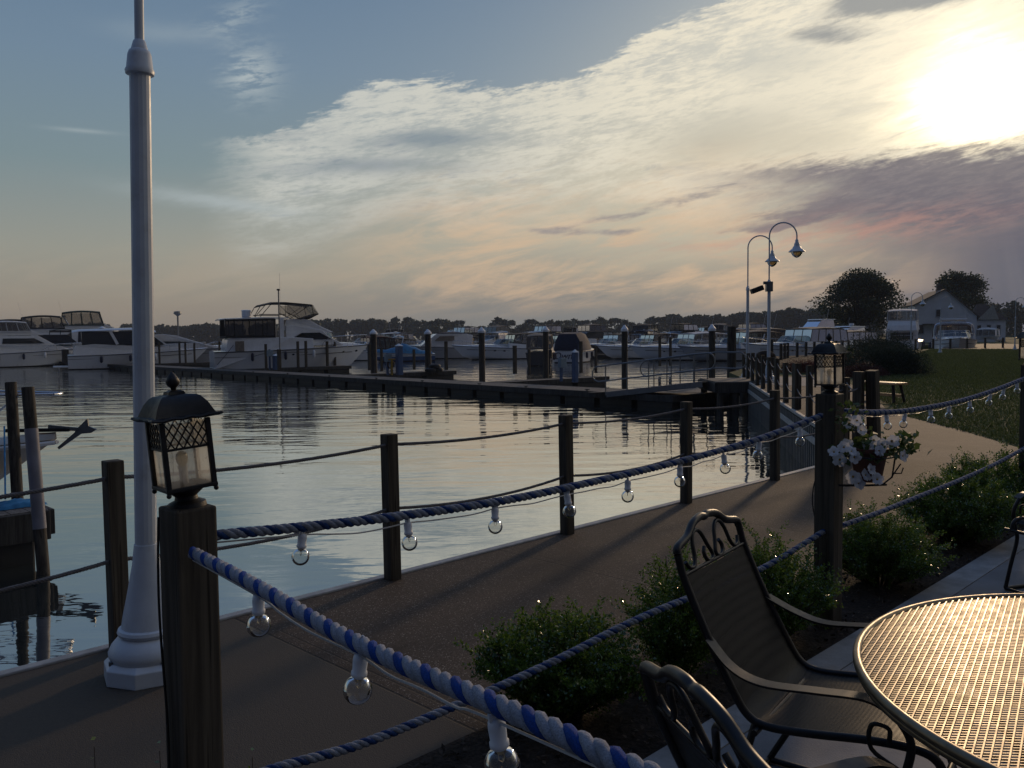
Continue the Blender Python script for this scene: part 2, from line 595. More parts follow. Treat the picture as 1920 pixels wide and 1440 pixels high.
M['galv'] = paint('galvanised_rail', (0.20, 0.21, 0.215), 0.4, metal=0.7, var=0.1)
M['glassd'] = paint('tinted_glass', (0.015, 0.02, 0.024), 0.08, var=0.1, spec=0.9)
M['navy'] = paint('navy_canvas', (0.012, 0.018, 0.045), 0.85, var=0.25, bmp=0.2)
M['black_canvas'] = paint('black_canvas', (0.014, 0.015, 0.016), 0.85, var=0.25, bmp=0.2)
M['green_canvas'] = paint('green_canvas', (0.012, 0.045, 0.038), 0.85, var=0.25, bmp=0.2)
M['tan_canvas'] = paint('tan_canvas', (0.20, 0.165, 0.13), 0.85, var=0.2, bmp=0.2)
M['white_canvas'] = paint('white_canvas', (0.55, 0.56, 0.56), 0.8, var=0.1, bmp=0.2)
M['blue_canvas'] = paint('blue_canvas', (0.03, 0.11, 0.24), 0.8, var=0.3, bmp=0.2)
M['tealc'] = paint('teal_cover', (0.02, 0.16, 0.32), 0.7, var=0.3, bmp=0.3, bscale=30)
M['maroon'] = paint('maroon_canvas', (0.06, 0.015, 0.015), 0.85, var=0.2)
M['vinyl'] = clear('clear_vinyl', (0.72, 0.70, 0.66), 0.05, 0.28, (0.28, 0.26, 0.24), 0.12)
M['vinyld'] = clear('smoked_vinyl', (0.36, 0.35, 0.34), 0.03, 0.25, (0.12, 0.12, 0.12), 0.15)
M['boatglass'] = clear('boat_window', (0.30, 0.36, 0.38), 0.04, 0.12, (0.02, 0.03, 0.03), 0.04)
M['pedestal'] = paint('blue_pedestal', (0.03, 0.07, 0.16), 0.5, var=0.15)
M['bluegrey'] = paint('blue_grey_box', (0.16, 0.22, 0.27), 0.5, var=0.1)
M['yellow'] = paint('yellow_paint', (0.35, 0.22, 0.03), 0.5)
M['rubber'] = paint('black_rubber', (0.012, 0.012, 0.012), 0.7)
M['red'] = paint('red_cloth', (0.25, 0.02, 0.02), 0.7)
M['bulbglass'] = clear('bulb_glass', (0.96, 0.96, 0.94), 0.03, 0.06, (0.6, 0.6, 0.58), 0.03, 1.3)
M['socket'] = paint('white_socket', (0.62, 0.64, 0.66), 0.45, var=0.08)
M['wirew'] = paint('white_wire', (0.55, 0.56, 0.55), 0.45, var=0.08)
M['brass'] = paint('bulb_brass', (0.5, 0.42, 0.28), 0.3, metal=1.0)
M['concrete'] = paint('concrete', (0.20, 0.19, 0.175), 0.85, var=0.16, scale=3, dirt=(0.10, 0.095, 0.085), bmp=0.35, bscale=150)
M['edge'] = paint('seawall_cap', (0.30, 0.30, 0.29), 0.55, var=0.2, scale=8, dirt=(0.18, 0.16, 0.13))
M['trunk'] = wood('bark', (0.07, 0.055, 0.04), (0.025, 0.02, 0.015), 0.9, 0.4)
M['siding'] = paint('white_siding', (0.76, 0.78, 0.82), 0.7, var=0.06, scale=0.6)
M['shingle'] = paint('brown_shingle', (0.10, 0.075, 0.06), 0.85, var=0.25, scale=3, bmp=0.3, bscale=14)
M['benchw'] = paint('varnished_plank', (0.60, 0.36, 0.17), 0.32, var=0.2, scale=5)
M['lampglow'] = clear('lamp_acrylic', (0.85, 0.70, 0.40), 0.05, 0.55, (0.55, 0.44, 0.24), 0.25)
M['fabric_net'] = None

def ropemat(name, col):
    m, b = newmat(name)
    c = coord('Object', (1, 1, 1))
    n = noise(c, 420, 4, 0.7)
    d = sstep(0.5, 0.75, noise(c, 14, 4, 0.6))
    cc = cmix(sstep(0.3, 0.7, n), tuple(q * 0.55 for q in col), tuple(min(1, q * 1.1) for q in col))
    cc = cmix(d * 0.8, cc, tuple(q * 0.5 for q in (col[0], col[1] * 0.95, col[2] * 0.9)))
    setc(b, cc)
    b.inputs['Roughness'].default_value = 0.75
    b.inputs['Specular IOR Level'].default_value = 0.3
    E.nt.links.new(bump(noise(coord('Object', (1, 1, 1)), 380, 5, 0.75), 1.0, 0.004), b.inputs['Normal'])
    return m
M['rope_white'] = ropemat('white_rope_fibre', (0.40, 0.43, 0.50))
M['rope_blue'] = ropemat('blue_rope_fibre', (0.010, 0.075, 0.36))
M['rope_dim'] = ropemat('dull_white_rope_fibre', (0.27, 0.30, 0.36))  # duller, darker white strands for every patio rope except the nearest
M['rope_navy'] = ropemat('navy_rope_fibre', (0.008, 0.050, 0.19))
M['rope_grey'] = ropemat('grey_rope_fibre', (0.20, 0.19, 0.19))

def water_mat():
    m, b = newmat('harbour_water')
    c = coord('Object', (1, 1, 1))
    x, y, z = sep(c)
    # calm pool near, longer crossing wavelets farther out
    v1 = vec(x * 0.55 + y * 0.10, y * 1.5 - x * 0.15, 0.0)
    v2 = vec(x * 0.20 + y * 0.04, y * 0.62, 5.0)
    a = noise(v1, 1.0, 3, 0.5, 0.4)
    d = noise(v2, 1.0, 3, 0.5, 0.5)
    e = noise(vec(x * 3.0, y * 7.0, 2.0), 1.0, 2, 0.5)
    amp = sstep(0.30, 0.62, noise(vec(x * 0.06, y * 0.07, 7.0), 1.0, 3, 0.5))
    far = sstep(8.0, 30.0, y)
    h = a * (0.004 + amp * 0.008 + far * 0.006) + d * (0.009 + far * 0.046) + e * (0.0007 + amp * 0.001)
    bp = E.nt.nodes.new('ShaderNodeBump')
    bp.inputs['Strength'].default_value = 1.0
    bp.inputs['Distance'].default_value = 1.0
    E.nt.links.new(h.x, bp.inputs['Height'])
    E.nt.links.new(bp.outputs[0], b.inputs['Normal'])
    b.inputs['Base Color'].default_value = (0.020, 0.026, 0.026, 1)
    b.inputs['Roughness'].default_value = 0.02
    b.inputs['IOR'].default_value = 1.9
    b.inputs['Specular IOR Level'].default_value = 0.6
    gl = E.nt.nodes.new('ShaderNodeBsdfGlossy')
    gl.inputs['Roughness'].default_value = 0.02
    gl.inputs[0].default_value = (0.93, 0.95, 0.93, 1)
    E.nt.links.new(bp.outputs[0], gl.inputs['Normal'])
    mx = E.nt.nodes.new('ShaderNodeMixShader')
    mx.inputs[0].default_value = 0.42
    E.nt.links.new(b.outputs[0], mx.inputs[1])
    E.nt.links.new(gl.outputs[0], mx.inputs[2])
    E.nt.links.new(mx.outputs[0], E.nt.nodes['Material Output'].inputs[0])
    return m
M['water'] = water_mat()

def aggregate(name, c1, c2, joints=None, light=None):
    """exposed pebble paving; joints = list of distances along u, object space"""
    m, b = newmat(name)
    c = coord('Object')
    vo = E.nt.nodes.new('ShaderNodeTexVoronoi')
    E.nt.links.new(c.x, vo.inputs['Vector'])
    vo.inputs['Scale'].default_value = 170
    r, g, bb = sep(E(vo.outputs['Color']))
    cc = cmix(sstep(0.2, 0.8, r), c1, c2)
    cc = cmix(sstep(0.92, 0.98, g), cc, (0.24, 0.20, 0.16))
    big = noise(c, 0.8, 5, 0.6)
    cc = cmix(sstep(0.4, 0.65, big) * 0.55, cc, tuple(q * 0.55 for q in c1))
    stain = sstep(0.60, 0.72, noise(c, 2.7, 5, 0.65))
    cc = cmix(stain * 0.55, cc, tuple(q * 0.5 for q in c1))
    ed = E(vo.outputs['Distance'])
    hgt = (1.0 - ed)
    if joints:
        x, y, z = sep(c)
        jm = None
        for j in joints:
            q = sstep(0.009, 0.004, E.m('ABSOLUTE', x - j))
            q2 = sstep(0.008, 0.004, E.m('ABSOLUTE', x - (j + 0.075)))
            q = E.m('MAXIMUM', q, q2 * 0.45)
            jm = q if jm is None else E.m('MAXIMUM', jm, q)
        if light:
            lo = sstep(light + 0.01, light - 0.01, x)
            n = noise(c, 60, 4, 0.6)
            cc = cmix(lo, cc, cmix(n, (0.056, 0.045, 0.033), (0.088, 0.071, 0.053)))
        cc = cmix(jm * 0.85, cc, (0.02, 0.018, 0.015))
        hgt = hgt - jm * 3.0
    setc(b, cc)
    b.inputs['Roughness'].default_value = 0.8
    b.inputs['Specular IOR Level'].default_value = 0.25
    E.nt.links.new(bump(hgt, 0.4, 0.003), b.inputs['Normal'])
    return m

def ground_mat(name, c1, c2, sc=3.0, bs=60, st=0.8):
    m, b = newmat(name)
    c = coord('Object')
    n = noise(c, sc, 8, 0.7)
    f = noise(c, bs, 4, 0.6)
    setc(b, cmix(sstep(0.35, 0.65, n * 0.5 + f * 0.5), c1, c2))
    b.inputs['Roughness'].default_value = 0.9
    b.inputs['Specular IOR Level'].default_value = 0.15
    E.nt.links.new(bump(f, st, 0.03), b.inputs['Normal'])
    return m
M['mulch'] = ground_mat('mulch', (0.012, 0.009, 0.007), (0.045, 0.032, 0.024), 6, 45)
M['lawn'] = ground_mat('lawn', (0.028, 0.042, 0.013), (0.056, 0.078, 0.026), 1.5, 25)
M['path'] = aggregate('brown_paving', (0.065, 0.045, 0.032), (0.125, 0.088, 0.064))

# ------------------------------------------------------------------ layout axes of the quay
A_ = G(220, 1215)
B_ = G(1280, 942)
ud = Vector((B_.x - A_.x, B_.y - A_.y, 0)).normalized()     # along the quay edge, away from the viewer
vd = Vector((-ud.y, ud.x, 0))                                # towards the water
u_of = lambda p: p.x * ud.x + p.y * ud.y
v_of = lambda p: p.x * vd.x + p.y * vd.y
VE = (v_of(A_) + v_of(B_)) / 2 + 0.06                       # quay edge
def UV(u, v, z=0.0): return Vector((ud.x * u + vd.x * v, ud.y * u + vd.y * v, z))
ROTU = math.atan2(ud.y, ud.x)
print('quay', VE, math.degrees(ROTU), [round(u_of(G(a, b)), 2) for a, b in ((220, 1215), (718, 1080), (1050, 998), (1280, 942), (1450, 893))])

def sheet(name, pts, z, mat, kind='structure', thick=0.0, parent=None):
    mb = MB()
    n = len(pts)
    if thick:
        vs = [(p[0], p[1], z) for p in pts] + [(p[0], p[1], z - thick) for p in pts]
        fs = [tuple(range(n)), tuple(range(2 * n - 1, n - 1, -1))]
        for i in range(n):
            j = (i + 1) % n
            fs.append((i, i + n, j + n, j))
        mb.add(vs, fs)
    else:
        mb.add([(p[0], p[1], z) for p in pts], [tuple(range(n))])
    o = mb.build(name, mat, parent)
    if kind: o['kind'] = kind
    return o

# water to the horizon
sheet('water', [(-3000, -200), (3000, -200), (3000, 4000), (-3000, 4000)], WATER, M['water'])
# lake bed so that the water plane is not the lowest thing
# corner of the quay and the second seawall
C0 = UV(u_of(G(1280, 942)) + 1.83 * 2.35 + 0.15, VE)
S2 = [C0, G(1522, 773), G(1414, 723)]
s2d = (S2[2] - S2[0]).normalized()
S2END = S2[0] + s2d * 22.5
shore3 = [S2END + Vector((0.6, 4, 0)), Vector((19, 60, 0)), Vector((33, 82, 0)), Vector((47, 89, 0)), Vector((80, 101, 0)), Vector((140, 130, 0))]
QW0 = UV(-14, VE)
land_pts = [QW0, C0, S2END] + shore3 + [Vector((260, 130, 0)), Vector((260, -60, 0)), UV(-14, VE) + Vector((0, -60, 0))]
sheet('ground', land_pts, -0.012, M['lawn'], thick=2.4)

# the near walkway: built in quay axes so the joints lie in its object space
uj = [u_of(G(505, 1190)), u_of(G(930, 1030)), u_of(G(1260, 958))]
print('joints', uj, 'C0', C0, 'S2END', S2END)
VB = v_of(G(740, 1440))                # walkway / bed border
VP = v_of(G(1500, 1255))               # bed / patio border
print('VB', VB, 'VP', VP)
def usheet(name, u0, u1, v0, v1, z, mat, thick=0.0, extra=None):
    """rectangle in quay axes with object space aligned to them"""
    mb = MB()
    pts = extra or [(u0, v0), (u1, v0), (u1, v1), (u0, v1)]
    n = len(pts)
    if thick:
        vs = [(p[0], p[1], z) for p in pts] + [(p[0], p[1], z - thick) for p in pts]
        fs = [tuple(range(n)), tuple(range(2 * n - 1, n - 1, -1))] + [(i, i + n, (i + 1) % n + n, (i + 1) % n) for i in range(n)]
        mb.add(vs, fs)
    else:
        mb.add([(p[0], p[1], z) for p in pts], [tuple(range(n))])
    o = mb.build(name, mat)
    o.rotation_euler = (0, 0, ROTU)
    o['kind'] = 'structure'
    return o
uC = u_of(C0)
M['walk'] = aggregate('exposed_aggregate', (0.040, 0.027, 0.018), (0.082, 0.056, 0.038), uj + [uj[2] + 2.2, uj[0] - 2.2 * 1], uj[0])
usheet('walkway', -14, uC - 0.02, VB, VE - 0.056, 0.0, M['walk'])
M['patio'] = paint('patio_concrete', (0.165, 0.168, 0.172), 0.75, var=0.2, scale=2.2, dirt=(0.08, 0.08, 0.08), bmp=0.4, bscale=120)
usheet('patio', -14, 16, VP - 14, VP - 0.17, 0.018, M['patio'], 0.028)
M['patioedge'] = paint('patio_border', (0.24, 0.24, 0.235), 0.75, var=0.25, scale=5, dirt=(0.11, 0.10, 0.09), bmp=0.5, bscale=90)
usheet('patio_border', -14, 16, VP - 0.167, VP, 0.022, M['patioedge'], 0.032)
usheet('planting_bed', -14, 16, VP + 0.003, VB - 0.003, 0.002, M['mulch'])
usheet('patio_joint', 3.55, 3.565, VP - 3, VP - 0.175, 0.0225, M['mulch'])
# far paving: beyond the quay corner, along the second seawall, and along the shore
pp = [(uC - 0.015, VE - 0.05)]
w1 = S2END + Vector((0.1, 0, 0))
gl = [G(1905, 838), G(1800, 806), G(1700, 781), G(1662, 768), G(1640, 742), G(1600, 722), G(1548, 708)]
path_w = [UV(uC - 0.015, VE - 0.05), C0 + Vector((0.06, 0.0, 0)), S2END + Vector((0.06, -0.1, 0)), S2END + Vector((1.6, 0.2, 0))]
path_w += [G(1548, 708), G(1600, 722), G(1640, 742), G(1662, 768), G(1700, 781), G(1800, 806), G(1905, 838), UV(14.0, VB + 0.2), UV(uC - 0.015, VB + 0.0)]
sheet('path', path_w, -0.001, M['path'])
shp = [p + Vector((0.5, -0.5, 0)) for p in shore3[1:]]
shq = [p + Vector((2.5, -5.5, 0)) for p in reversed(shore3[1:])]
sheet('shore_path', [G(1765, 656), G(1940, 654), G(1960, 646), G(1850, 644), G(1770, 649)], -0.004, M['path'])
sheet('lamp_pad', [G(1400, 720) + Vector((.3, 0, 0)), G(1545, 726), G(1590, 712), G(1440, 706)], 0.004, M['concrete'])
# mulch area round the junipers
sheet('shrub_bed', [G(1470, 690), G(1640, 715), G(1775, 706), G(1775, 680), G(1640, 662), G(1450, 668)], -0.006, M['mulch'])

# quay edge cap and sheet-pile walls
def seawall(name, a, b, label, zlo=-1.6):
    a, b = Vector(a), Vector(b)
    L = (b - a).length
    t = thing(name, label, 'seawall', a, math.atan2((b - a).y, (b - a).x))
    mb = MB()
    mb.box((L / 2, -0.02, -0.02), (L, 0.07, 0.065))
    mb.build('cap', M['edge'], t, bevel=0.008)
    mb = MB()
    mb.box((L / 2, 0.035, -0.28), (L, 0.05, 0.12))
    mb.build('waler', M['edge'], t, bevel=0.006)
    mb = MB()
    n = int(L / 0.23)
    prof = []
    for i in range(n + 1):
        x0 = L * i / n
        for dx, dy in ((0.0, 0.0), (0.03, 0.03), (0.11, 0.03), (0.14, 0.0)):
            if x0 + dx <= L: prof.append((x0 + dx, 0.0 + dy))
    vs = [(x, y + 0.012, -0.06) for x, y in prof] + [(x, y + 0.012, zlo) for x, y in prof]
    m = len(prof)
    mb.add(vs, [(i, i + m, i + 1 + m, i + 1) for i in range(m - 1)])
    mb.build('sheet_piling', M['sheetpile'], t)
    return t
M['sheetpile'] = paint('vinyl_sheet_piling', (0.06, 0.063, 0.062), 0.6, var=0.35, scale=2.0, dirt=(0.03, 0.035, 0.025), stretch=(1.5, 1.5, 1))
seawall('seawall', UV(-12, VE, 0), C0, 'long seawall with pale cap under the near rope fence and walkway')
seawall('seawall', C0, S2END, 'white sheet-pile seawall running away behind the lantern post towards the gangway')
# ------------------------------------------------------------------ near rope fence and fence posts
def rope_strands(pts, Rr, pitch, parent, mats, names='strand', n=7, step=None):
    """three-strand laid rope along a dense polyline"""
    pts = [Vector(p) for p in pts]
    L = [0]
    for i in range(1, len(pts)): L.append(L[-1] + (pts[i] - pts[i - 1]).length)
    tot = L[-1]
    step = step or pitch / 9
    ns = max(8, int(tot / step))
    S = []
    j = 0
    for i in range(ns + 1):
        d = tot * i / ns
        while j < len(L) - 2 and L[j + 1] < d: j += 1
        k = (d - L[j]) / max(1e-9, L[j + 1] - L[j])
        S.append(pts[j].lerp(pts[j + 1], k))
    P, T, N = frames(S)
    groups = {}
    for s in range(3):
        q = []
        for i, p in enumerate(P):
            a = 2 * PI * (tot * i / ns) / pitch + s * 2 * PI / 3
            B = T[i].cross(N[i])
            q.append(p + (N[i] * math.cos(a) + B * math.sin(a)) * Rr * 0.47)
        groups.setdefault(mats[s].name, []).append((q, mats[s]))
    for lst in groups.values():
        for q, mt in lst:
            mb = MB()
            mb.tube(q, Rr * 0.60, n)
            mb.build(names, mt, parent, smooth=80)

def sag_path(a, b, sag, n=24):
    a, b = Vector(a), Vector(b)
    return [a.lerp(b, i / n) - Vector((0, 0, sag * 4 * (i / n) * (1 - i / n))) for i in range(n + 1)]

def local(pts, o):
    inv = Vector(o)
    return [Vector(p) - inv for p in pts]

# posts along the quay edge
us = [u_of(G(220, 1215)), u_of(G(718, 1080)), u_of(G(1050, 998)), u_of(G(1280, 942))]
d_ = (us[3] - us[1]) / 2
allu = [us[0] - 2 * d_, us[0] - d_] + us + [us[3] + d_, us[3] + 2 * d_]
pv = VE - 0.10
order = ['farthest left, out past the lamp post', 'at the far left beside the dinghy dock', 'standing left of the white lamp post', 'first one right of the white lamp post', 'behind the middle of the string lights',
         'third one right of the white lamp post', 'fourth one right of the white lamp post', 'half hidden behind the second lantern post']
posts_q = []
def post_mesh(h, s=0.089):
    mb = MB()
    mb.box((0, 0, (h - 0.9) / 2), (s, s, h + 0.9))
    return mb
htop = [1.0, 1.0, 1.02, 1.0, 1.0, 1.0, 1.02, 1.0]
for i, u in enumerate(allu):
    if i < 1: continue
    p = UV(u, pv)
    o = post_mesh(htop[i]).build('fence_post', M['post'], bevel=0.006)
    o.location = p
    o.rotation_euler = (random.uniform(-.016, .016), random.uniform(-.012, .012), ROTU + random.uniform(-.03, .03))
    tag(o, 'square weathered fence post on the quay edge, ' + order[i], 'post', 'square timber posts of the quay rope fence')
    posts_q.append(p)
corner = C0 + Vector((0.0, -0.12, 0))
for k, (off, lean, lab) in enumerate(((Vector((-0.12, -0.02, 0)), 0.0, 'upright square corner post where the two rope fences meet'),
                                      (Vector((0.14, 0.06, 0)), -0.10, 'leaning square corner post beside the upright one, where the rope fences meet'))):
    o = post_mesh(1.14 if k == 0 else 1.16, 0.14 if k else 0.12).build('fence_post', M['post'], bevel=0.006)
    o.location = corner + off
    o.rotation_euler = (0, lean, ROTU)
    tag(o, lab, 'post', 'square timber posts of the quay rope fence')
hts = (0.93, 0.49)
for hi, h in enumerate(hts):
    pts = []
    chain = [UV(allu[1] - d_, pv)] + posts_q + [corner + Vector((-0.1, 0, 0))]
    for i in range(len(chain) - 1):
        a, b = chain[i].copy(), chain[i + 1].copy()
        a.z = b.z = h
        seg = sag_path(a, b, 0.035 + 0.02 * hi, 12)
        pts += seg if i == 0 else seg[1:]
    t = thing('fence_rope', ('upper' if hi == 0 else 'lower') + ' thin grey twisted rope threaded through the quay-edge posts', 'rope', chain[0] + Vector((0, 0, h)), 0, 'thin grey ropes of the quay fence')
    rope_strands(local(pts, t.location), 0.0115, 0.05, t, [M['rope_grey']] * 3, n=5, step=0.008)

# second fence along the far seawall
p2 = []
t0 = 1.83
k = 0
s2p = []
names2 = ['first', 'second', 'third', 'fourth', 'fifth', 'sixth', 'seventh', 'eighth', 'ninth', 'tenth', 'eleventh', 'twelfth']
while t0 + 1.83 * k < 22.4 and k < 12:
    p = C0 + s2d * (t0 + 1.83 * k) + Vector((0.12, 0, 0))
    o = post_mesh(1.0 + random.uniform(-.04, .04), 0.10 if k != 3 else 0.15).build('fence_post', M['post'])
    o.location = p
    o.rotation_euler = (random.uniform(-.02, .02), random.uniform(-.02, .02), 0.15)
    tag(o, names2[k] + ' post beyond the corner in the rope fence along the white seawall', 'post', 'square timber posts of the far rope fence')
    s2p.append(p)
    k += 1
for hi, h in enumerate((0.90, 0.47)):
    chain = [corner + Vector((0.14, 0, 0))] + s2p
    pts = []
    for i in range(len(chain) - 1):
        a, b = chain[i].copy(), chain[i + 1].copy()
        a.z = b.z = h
        seg = sag_path(a, b, 0.14, 12)
        pts += seg if i == 0 else seg[1:]
    o = MB().tube(local(pts, chain[0]), 0.011, 6).build('fence_rope', M['rope_grey'], smooth=60)
    o.location = chain[0]
    tag(o, ('upper' if hi == 0 else 'lower') + ' sagging thin rope along the far white seawall fence', 'rope', 'thin ropes of the far seawall fence')

# ------------------------------------------------------------------ lantern posts
def lantern_post(name_label, base, h, side, rotz, lean=0.0):
    mb = MB()
    mb.box((0, 0, h / 2), (side, side, h))
    o = mb.build('lantern_post', M['post'], bevel=0.007)
    o.location = base
    o.rotation_euler = (0, 0, rotz)
    tag(o, name_label, 'post', 'thick timber posts carrying lanterns')
    return o
NP = D(356, 1100, 2.25); NP.z = 0
RP = D(1553, 1000, 4.75); RP.z = 0
TP = D(1926, 900, 7.6); TP.z = 0
hN = D(356, 948, 2.25).z
hR = D(1553, 738, 4.75).z
hT = D(1926, 684, 7.6).z
print('posts', NP, hN, RP, hR, TP, hT)
lantern_post('thick timber post at the near left with a black lantern on top', NP, hN, 0.112, ROTU + 0.02)
lantern_post('thick timber post with the hanging petunia basket', RP, hR, 0.118, ROTU)
lantern_post('thick timber post cut off by the right edge of the photo', TP, hT, 0.118, ROTU)

def lantern_glass():
    m, b = newmat('seeded_lantern_glass')
    nt = E.nt
    c = coord('Object')
    seeds = sstep(0.64, 0.70, noise(c, 160, 3, 0.6))
    drip = sstep(0.56, 0.70, noise(coord('Object', (60, 60, 10)), 1.0, 4, 0.6))
    lowd = sstep(-0.050, -0.085, sep(coord('Object'))[2])
    dirt = (seeds * 0.5 + drip * 0.45 + lowd * 0.4).sat()
    tl = nt.nodes.new('ShaderNodeBsdfTranslucent')
    cc = cmix(dirt, (0.84, 0.82, 0.76), (0.14, 0.12, 0.10))
    nt.links.new(cc.x, tl.inputs[0])
    tr = nt.nodes.new('ShaderNodeBsdfTransparent')
    cc2 = cmix(dirt, (0.93, 0.92, 0.88), (0.26, 0.24, 0.20))
    nt.links.new(cc2.x, tr.inputs[0])
    m1 = nt.nodes.new('ShaderNodeMixShader')
    m1.inputs[0].default_value = 0.5
    nt.links.new(tr.outputs[0], m1.inputs[1])
    nt.links.new(tl.outputs[0], m1.inputs[2])
    gl = nt.nodes.new('ShaderNodeBsdfGlossy')
    gl.inputs['Roughness'].default_value = 0.15
    m2 = nt.nodes.new('ShaderNodeMixShader')
    m2.inputs[0].default_value = 0.06
    nt.links.new(m1.outputs[0], m2.inputs[1])
    nt.links.new(gl.outputs[0], m2.inputs[2])
    nt.links.new(m2.outputs[0], nt.nodes['Material Output'].inputs[0])
    return m
M['lglass'] = lantern_glass()

def make_lantern():
    t = thing('lantern', 'x', 'lantern')
    # z=0 at post top
    mb = MB()
    mb.lathe([(0.050, 0.0), (0.048, 0.012), (0.030, 0.02), (0.028, 0.03), (0.046, 0.045), (0.052, 0.052)], 20)
    mb.build('stand', M['blk'], t, smooth=50)
    zb, zt = 0.052, 0.232
    wb, wt = 0.066, 0.066
    mb = MB()
    mb.box((0, 0, zb + 0.005), (0.132, 0.132, 0.010))
    for sx in (-1, 1):
        for sy in (-1, 1):
            mb.box((sx * 0.0585, sy * 0.0585, (zb + zt) / 2), (0.013, 0.013, zt - zb + 0.004))
            mb.ball((sx * 0.061, sy * 0.061, zb - 0.006), 0.007, 8, 6)
    mb.build('frame', M['blk'], t, bevel=0.002)
    mb = MB()
    zm = zb + 0.110
    for k in range(4):
        T = Matrix.Rotation(k * PI / 2, 4, 'Z')
        mb.box((0.058, 0, zm), (0.006, 0.106, 0.006), M=T)
        n = 5
        w0, w1 = -0.052, 0.052
        hh = zt - 0.004 - zm
        dx = (w1 - w0) / n
        for i in range(-2, n + 1):
            for s in (1, -1):
                a = (w0 + i * dx, 0.0)
                y0, z0 = w0 + i * dx, zm
                y1, z1 = y0 + 2 * dx, zm + hh
                # clip to the pane
                if y0 < w0:
                    kk = (w0 - y0) / (y1 - y0); z0 = z0 + (z1 - z0) * kk; y0 = w0
                if y1 > w1:
                    kk = (w1 - y0) / (y1 - y0); z1 = z0 + (z1 - z0) * kk; y1 = w1
                if y1 - y0 < 0.004: continue
                mb.bar((0.059, s * y0, z0), (0.059, s * y1, z1), 0.0033, 0.0033, M=T)
    mb.build('lattice', M['blk'], t)
    for k in range(4):
        mb = MB()
        T = Matrix.Rotation(k * PI / 2, 4, 'Z')
        mb.add([(0.0545, -0.053, -0.085), (0.0545, 0.053, -0.085), (0.0545, 0.053, 0.086), (0.0545, -0.053, 0.086)], [(0, 1, 2, 3)], T)
        o = mb.build('glass_pane', M['lglass'], t)
        o.location = (0, 0, (zb + zt) / 2)
    mb = MB()
    mb.lathe([(0.011, zb + 0.008), (0.011, zb + 0.05), (0.013, zb + 0.052), (0.013, zb + 0.058)], 14)
    s = mb.build('lamp_socket', M['socket'], t, smooth=40)
    mb = MB()
    mb.lathe([(0.009, zb + 0.058), (0.014, zb + 0.068), (0.016, zb + 0.080), (0.013, zb + 0.092), (0.004, zb + 0.098)], 14)
    mb.build('bulb', M['lampglow'], s, smooth=60)
    # bell roof, square in plan with upturned rim
    mb = MB()
    rings = []
    for w, z in ((0.089, zt + 0.004), (0.092, zt + 0.008), (0.089, zt + 0.012), (0.077, zt + 0.015), (0.072, zt + 0.026), (0.064, zt + 0.044), (0.052, zt + 0.060), (0.043, zt + 0.066), (0.022, zt + 0.069), (0.020, zt + 0.076), (0.010, zt + 0.080)):
        ring = []
        m = 7
        for k in range(4):
            a0 = (1, 1), (-1, 1), (-1, -1), (1, -1)
            p, q = a0[k], a0[(k + 1) % 4]
            for j in range(m):
                f = j / m
                x, y = p[0] + (q[0] - p[0]) * f, p[1] + (q[1] - p[1]) * f
                l = math.hypot(x, y)
                rr = 0.86 + 0.14 * (l - 1) / 0.414          # softened square
                ring.append((x * w * rr, y * w * rr, z + (0.004 if w > 0.085 and (j % 2 == 0) else 0)))
        rings.append(ring)
    mb.loft(rings)
    mb.build('roof', M['blk'], t, smooth=35)
    mb = MB()
    mb.lathe([(0.006, zt + 0.078), (0.008, zt + 0.086), (0.015, zt + 0.092), (0.019, zt + 0.102), (0.014, zt + 0.112), (0.009, zt + 0.120), (0.002, zt + 0.128)], 8)
    mb.build('finial', M['blk'], t, smooth=50)
    return t
lp = make_lantern()
azN, azR = math.atan2(-NP.x, NP.y), math.atan2(-RP.x, RP.y)
def tilt(az, roll):      # roll about the line of sight, then plan angle
    return (Matrix.Rotation(az, 3, 'Z') @ Matrix.Rotation(roll, 3, 'Y')).to_euler()
def lan(p, h, az, plan, roll, label):
    Mx = Matrix.Rotation(az, 3, 'Z') @ Matrix.Rotation(roll, 3, 'Y') @ Matrix.Rotation(plan, 3, 'Z')
    return put(lp, Vector((p.x, p.y, h)), 0, label, 'black carriage lanterns on the timber posts', rot=Mx.to_euler(), scale=1.0)
lan(NP, hN - 0.002, azN, R(18), R(-4.5), 'nearest black lantern with lattice and dirty glass, tilting to the left')
lan(RP, hR - 0.002, azR, R(-24), R(-1.0), 'black lantern above the petunia basket').scale = (0.94,) * 3
lan(TP, hT - 0.002, azR, R(20), 0.0, 'black lantern at the right edge of the photo')

# black cable stapled down the near post and the petunia post
for nm, P, s, lab in (('cable', NP, 0.112, 'thin black cable running down the near lantern post'), ('cable', RP, 0.118, 'thin black cable running down the petunia post')):
    left = Matrix.Rotation(math.atan2(-P.x, P.y), 3, 'Z') @ Vector((-1, 0, 0))
    pts = []
    hh = 1.19 if P is NP else 0.95
    for i in range(30):
        f = i / 29
        z = hh * (1 - f)
        w = s * 0.66 - 0.010 + 0.006 * math.sin(9 * f) + (0.02 * math.sin(PI * max(0, (f - .1) / .3)) if (P is RP and .1 < f < .4) else 0)
        pts.append(Vector((P.x, P.y, z)) + left * w + Vector((0, -0.02, 0)))
    o = MB().tube(local(pts, pts[-1]), 0.0035, 6).build(nm, M['blk'], smooth=60)
    o.location = pts[-1]
    tag(o, lab, 'cable')

